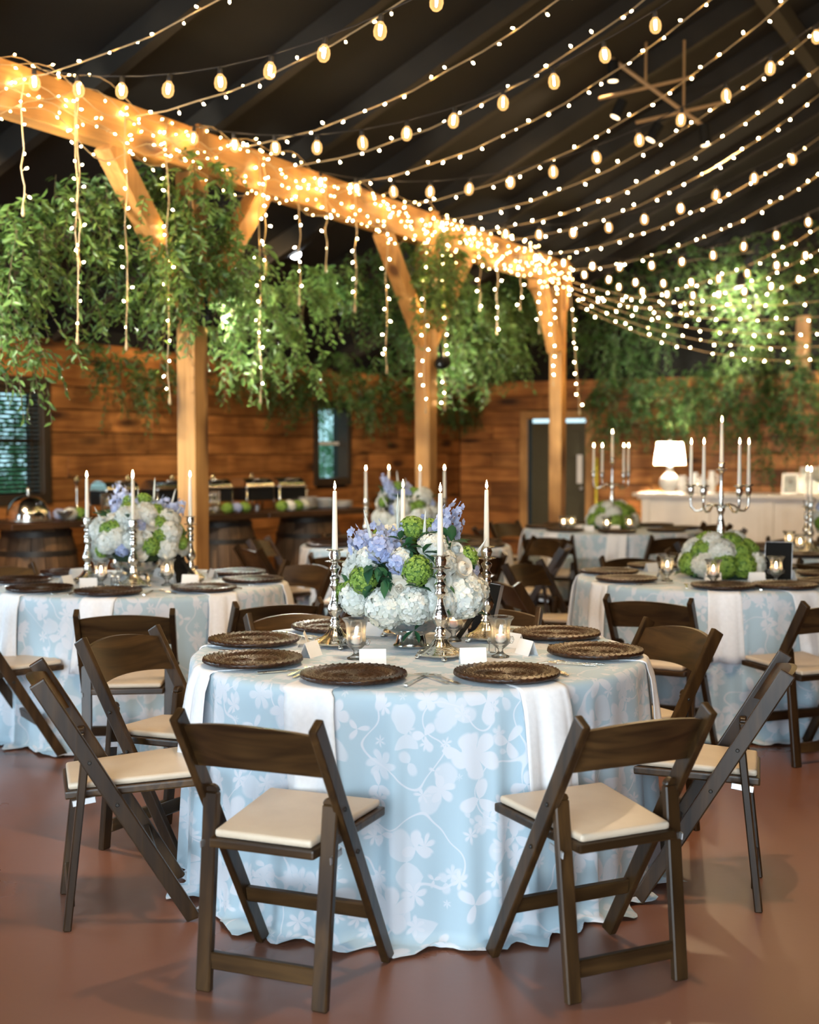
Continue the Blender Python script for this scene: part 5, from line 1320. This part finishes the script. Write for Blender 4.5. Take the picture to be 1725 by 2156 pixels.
for st, (a, off, n) in enumerate(((3.30, .30, 9), (3.55, .34, 7), (3.78, .30, 5))):
    for i in range(n):
        o = new('dinner_plate', plate); o.location = BP(a, off, .9125 + i * .0125); tag(o, ['white dinner plate in the tallest stack on the buffet', 'white dinner plate in the middle stack on the buffet', 'white dinner plate in the low stack at the buffet end'][st], 'plate', 'stacked white plates on the buffet')
bx_ = thing('ceramic_canister', 'white lidded canister among the buffet plates', 'canister', BP(3.42, .55, .912), bang)
MB().box(-.07, .07, -.07, .07, 0, .16).obj('body', M['ceramic'], bx_, bevel=.012); MB().box(-.074, .074, -.074, .074, .16, .18).obj('lid', M['ceramic'], bx_, bevel=.008)

# ================================================================== WHITE COUNTER WITH LAMPS
cx0 = PB(1352, 1100, S1 - 1.0); a0 = (RMAT.inverted() @ cx0).x
ct = thing('white_counter', 'long white panelled counter against the cedar end wall', 'counter', RM(a0, S1 - 1.0, 0), RA)
CL = 2.45
MB().box(0, CL, 0, .55, 0, .86).obj('body', M['white_paint'], ct, bevel=.005)
MB().box(-.10, CL + .10, -.10, .62, .895, .94).obj('top', M['white_paint'], ct, bevel=.008, segs=2)
MB().box(-.05, CL + .05, -.05, .58, .86, .895).obj('moulding', M['white_paint'], ct, bevel=.01, segs=2)
for x in (.0, .78, 1.56, CL - .10): MB().box(x, x + .10, -.03, .0, 0, .86).obj('pilaster', M['white_paint'], ct, bevel=.006)
for x in (.14, .92, 1.70): MB().box(x + .03, x + .57, -.012, .0, .12, .76).obj('panel', M['white_paint'], ct, bevel=.006)
MB().box(-.02, CL + .02, -.04, .0, 0, .10).obj('plinth', M['white_paint'], ct, bevel=.006)
def CT(x, y, z=.94): return RM(a0 + x, S1 - 1.0 + y, z)
def make_lamp():
    t = thing('table_lamp', '', 'lamp')
    MB().lathe([(.06, 0), (.075, .01), (.07, .02), (.115, .06), (.135, .12), (.125, .18), (.075, .23), (.040, .27), (.034, .32), (.040, .335), (.02, .34)], 28).obj('base', M['ceramic'], t, smooth=True)
    MB().lathe([(.010, .34), (.010, .44)], 8).obj('stem', M['steel'], t)
    MB().lathe([(.200, .355), (.1825, .5), (.165, .645)], 36, cap=False).obj('shade', M['shade'], t, smooth=40)
    MB().ball((0, 0, .47), .032, .032, .042).obj('bulb', emit('lamp_bulb', (1.0, .80, .54), 2600), t, smooth=True)
    MB().lathe([(.004, .60), (.004, .66), (.012, .672), (.002, .685)], 8).obj('finial', M['steel'], t)
    return t
LM = make_lamp()
use(LM, CT(.27, .30), 0, 'white gourd lamp with glowing shade on the left of the counter', 'lamps on the counter', 'lm')
use(LM, CT(2.38, .30), 0, 'white gourd lamp with glowing shade beside the picture frames', 'lamps on the counter', 'lm')
def vessel(x, y, h, r, label, nm='white_jug'):
    t = thing(nm, label, 'jug', CT(x, y), RA)
    MB().lathe([(r * .8, 0), (r, h * .1), (r, h * .55), (r * .72, h * .85), (r * .82, h), (r * .74, h), (r * .64, h * .85), (r * .8, h * .3), (r * .1, h * .12)], 20).obj('body', M['ceramic'], t, smooth=50)
    MB().tube([(r * .9, 0, h * .85), (r * 1.5, 0, h * .8), (r * 1.6, 0, h * .5), (r * .98, 0, h * .35)], .010, 6).obj('handle', M['ceramic'], t, smooth=True)
vessel(.46, .22, .22, .060, 'white jug next to the gourd lamp'); vessel(.58, .34, .26, .065, 'taller white jug behind the small ones'); vessel(.70, .22, .19, .055, 'short white jug in the counter group'); vessel(.80, .36, .28, .05, 'slim white jug by the candelabra candles')
def pframe(x, y, w, h, m, label):
    t = thing('picture_frame', label, 'picture frame', CT(x, y), RA, 'picture frames on the counter'); R_ = Matrix.Rotation(radians(-12), 4, 'X')
    f = MB(); e = .02
    [f.box(*b) for b in ((-w / 2, -w / 2 + e, -.01, .01, 0, h), (w / 2 - e, w / 2, -.01, .01, 0, h), (-w / 2, w / 2, -.01, .01, h - e, h), (-w / 2, w / 2, -.01, .01, 0, e))]; f.xf(R_).obj('frame', m, t)
    MB().box(-w / 2 + e, w / 2 - e, -.002, .004, e, h - e).xf(R_).obj('print', M['photo'], t); MB().bar((0, .01, h * .7), (0, h * .35, 0), .03, .004).obj('strut', m, t)
pframe(1.80, .25, .20, .26, M['steel'], 'grey picture frame on the counter'); pframe(2.02, .30, .24, .34, M['white_paint'], 'white picture frame on the counter')
t = thing('flower_vase', 'white vase of cream hydrangeas at the counter end', 'flowers', CT(2.24, .12), RA)
MB().lathe([(.05, 0), (.07, .05), (.06, .13), (.05, .16), (.044, .16), (.05, .1), (.002, .04)], 20).obj('vase', M['ceramic'], t, smooth=50)
for k in range(6): flower(t, 'hyd', (.08 * cos(k * 1.05), .08 * sin(k * 1.05), .24), (cos(k), sin(k), .8), scale=1.1)
flower(t, 'hyd', (0, 0, .30), (0, 0, 1), scale=1.2)
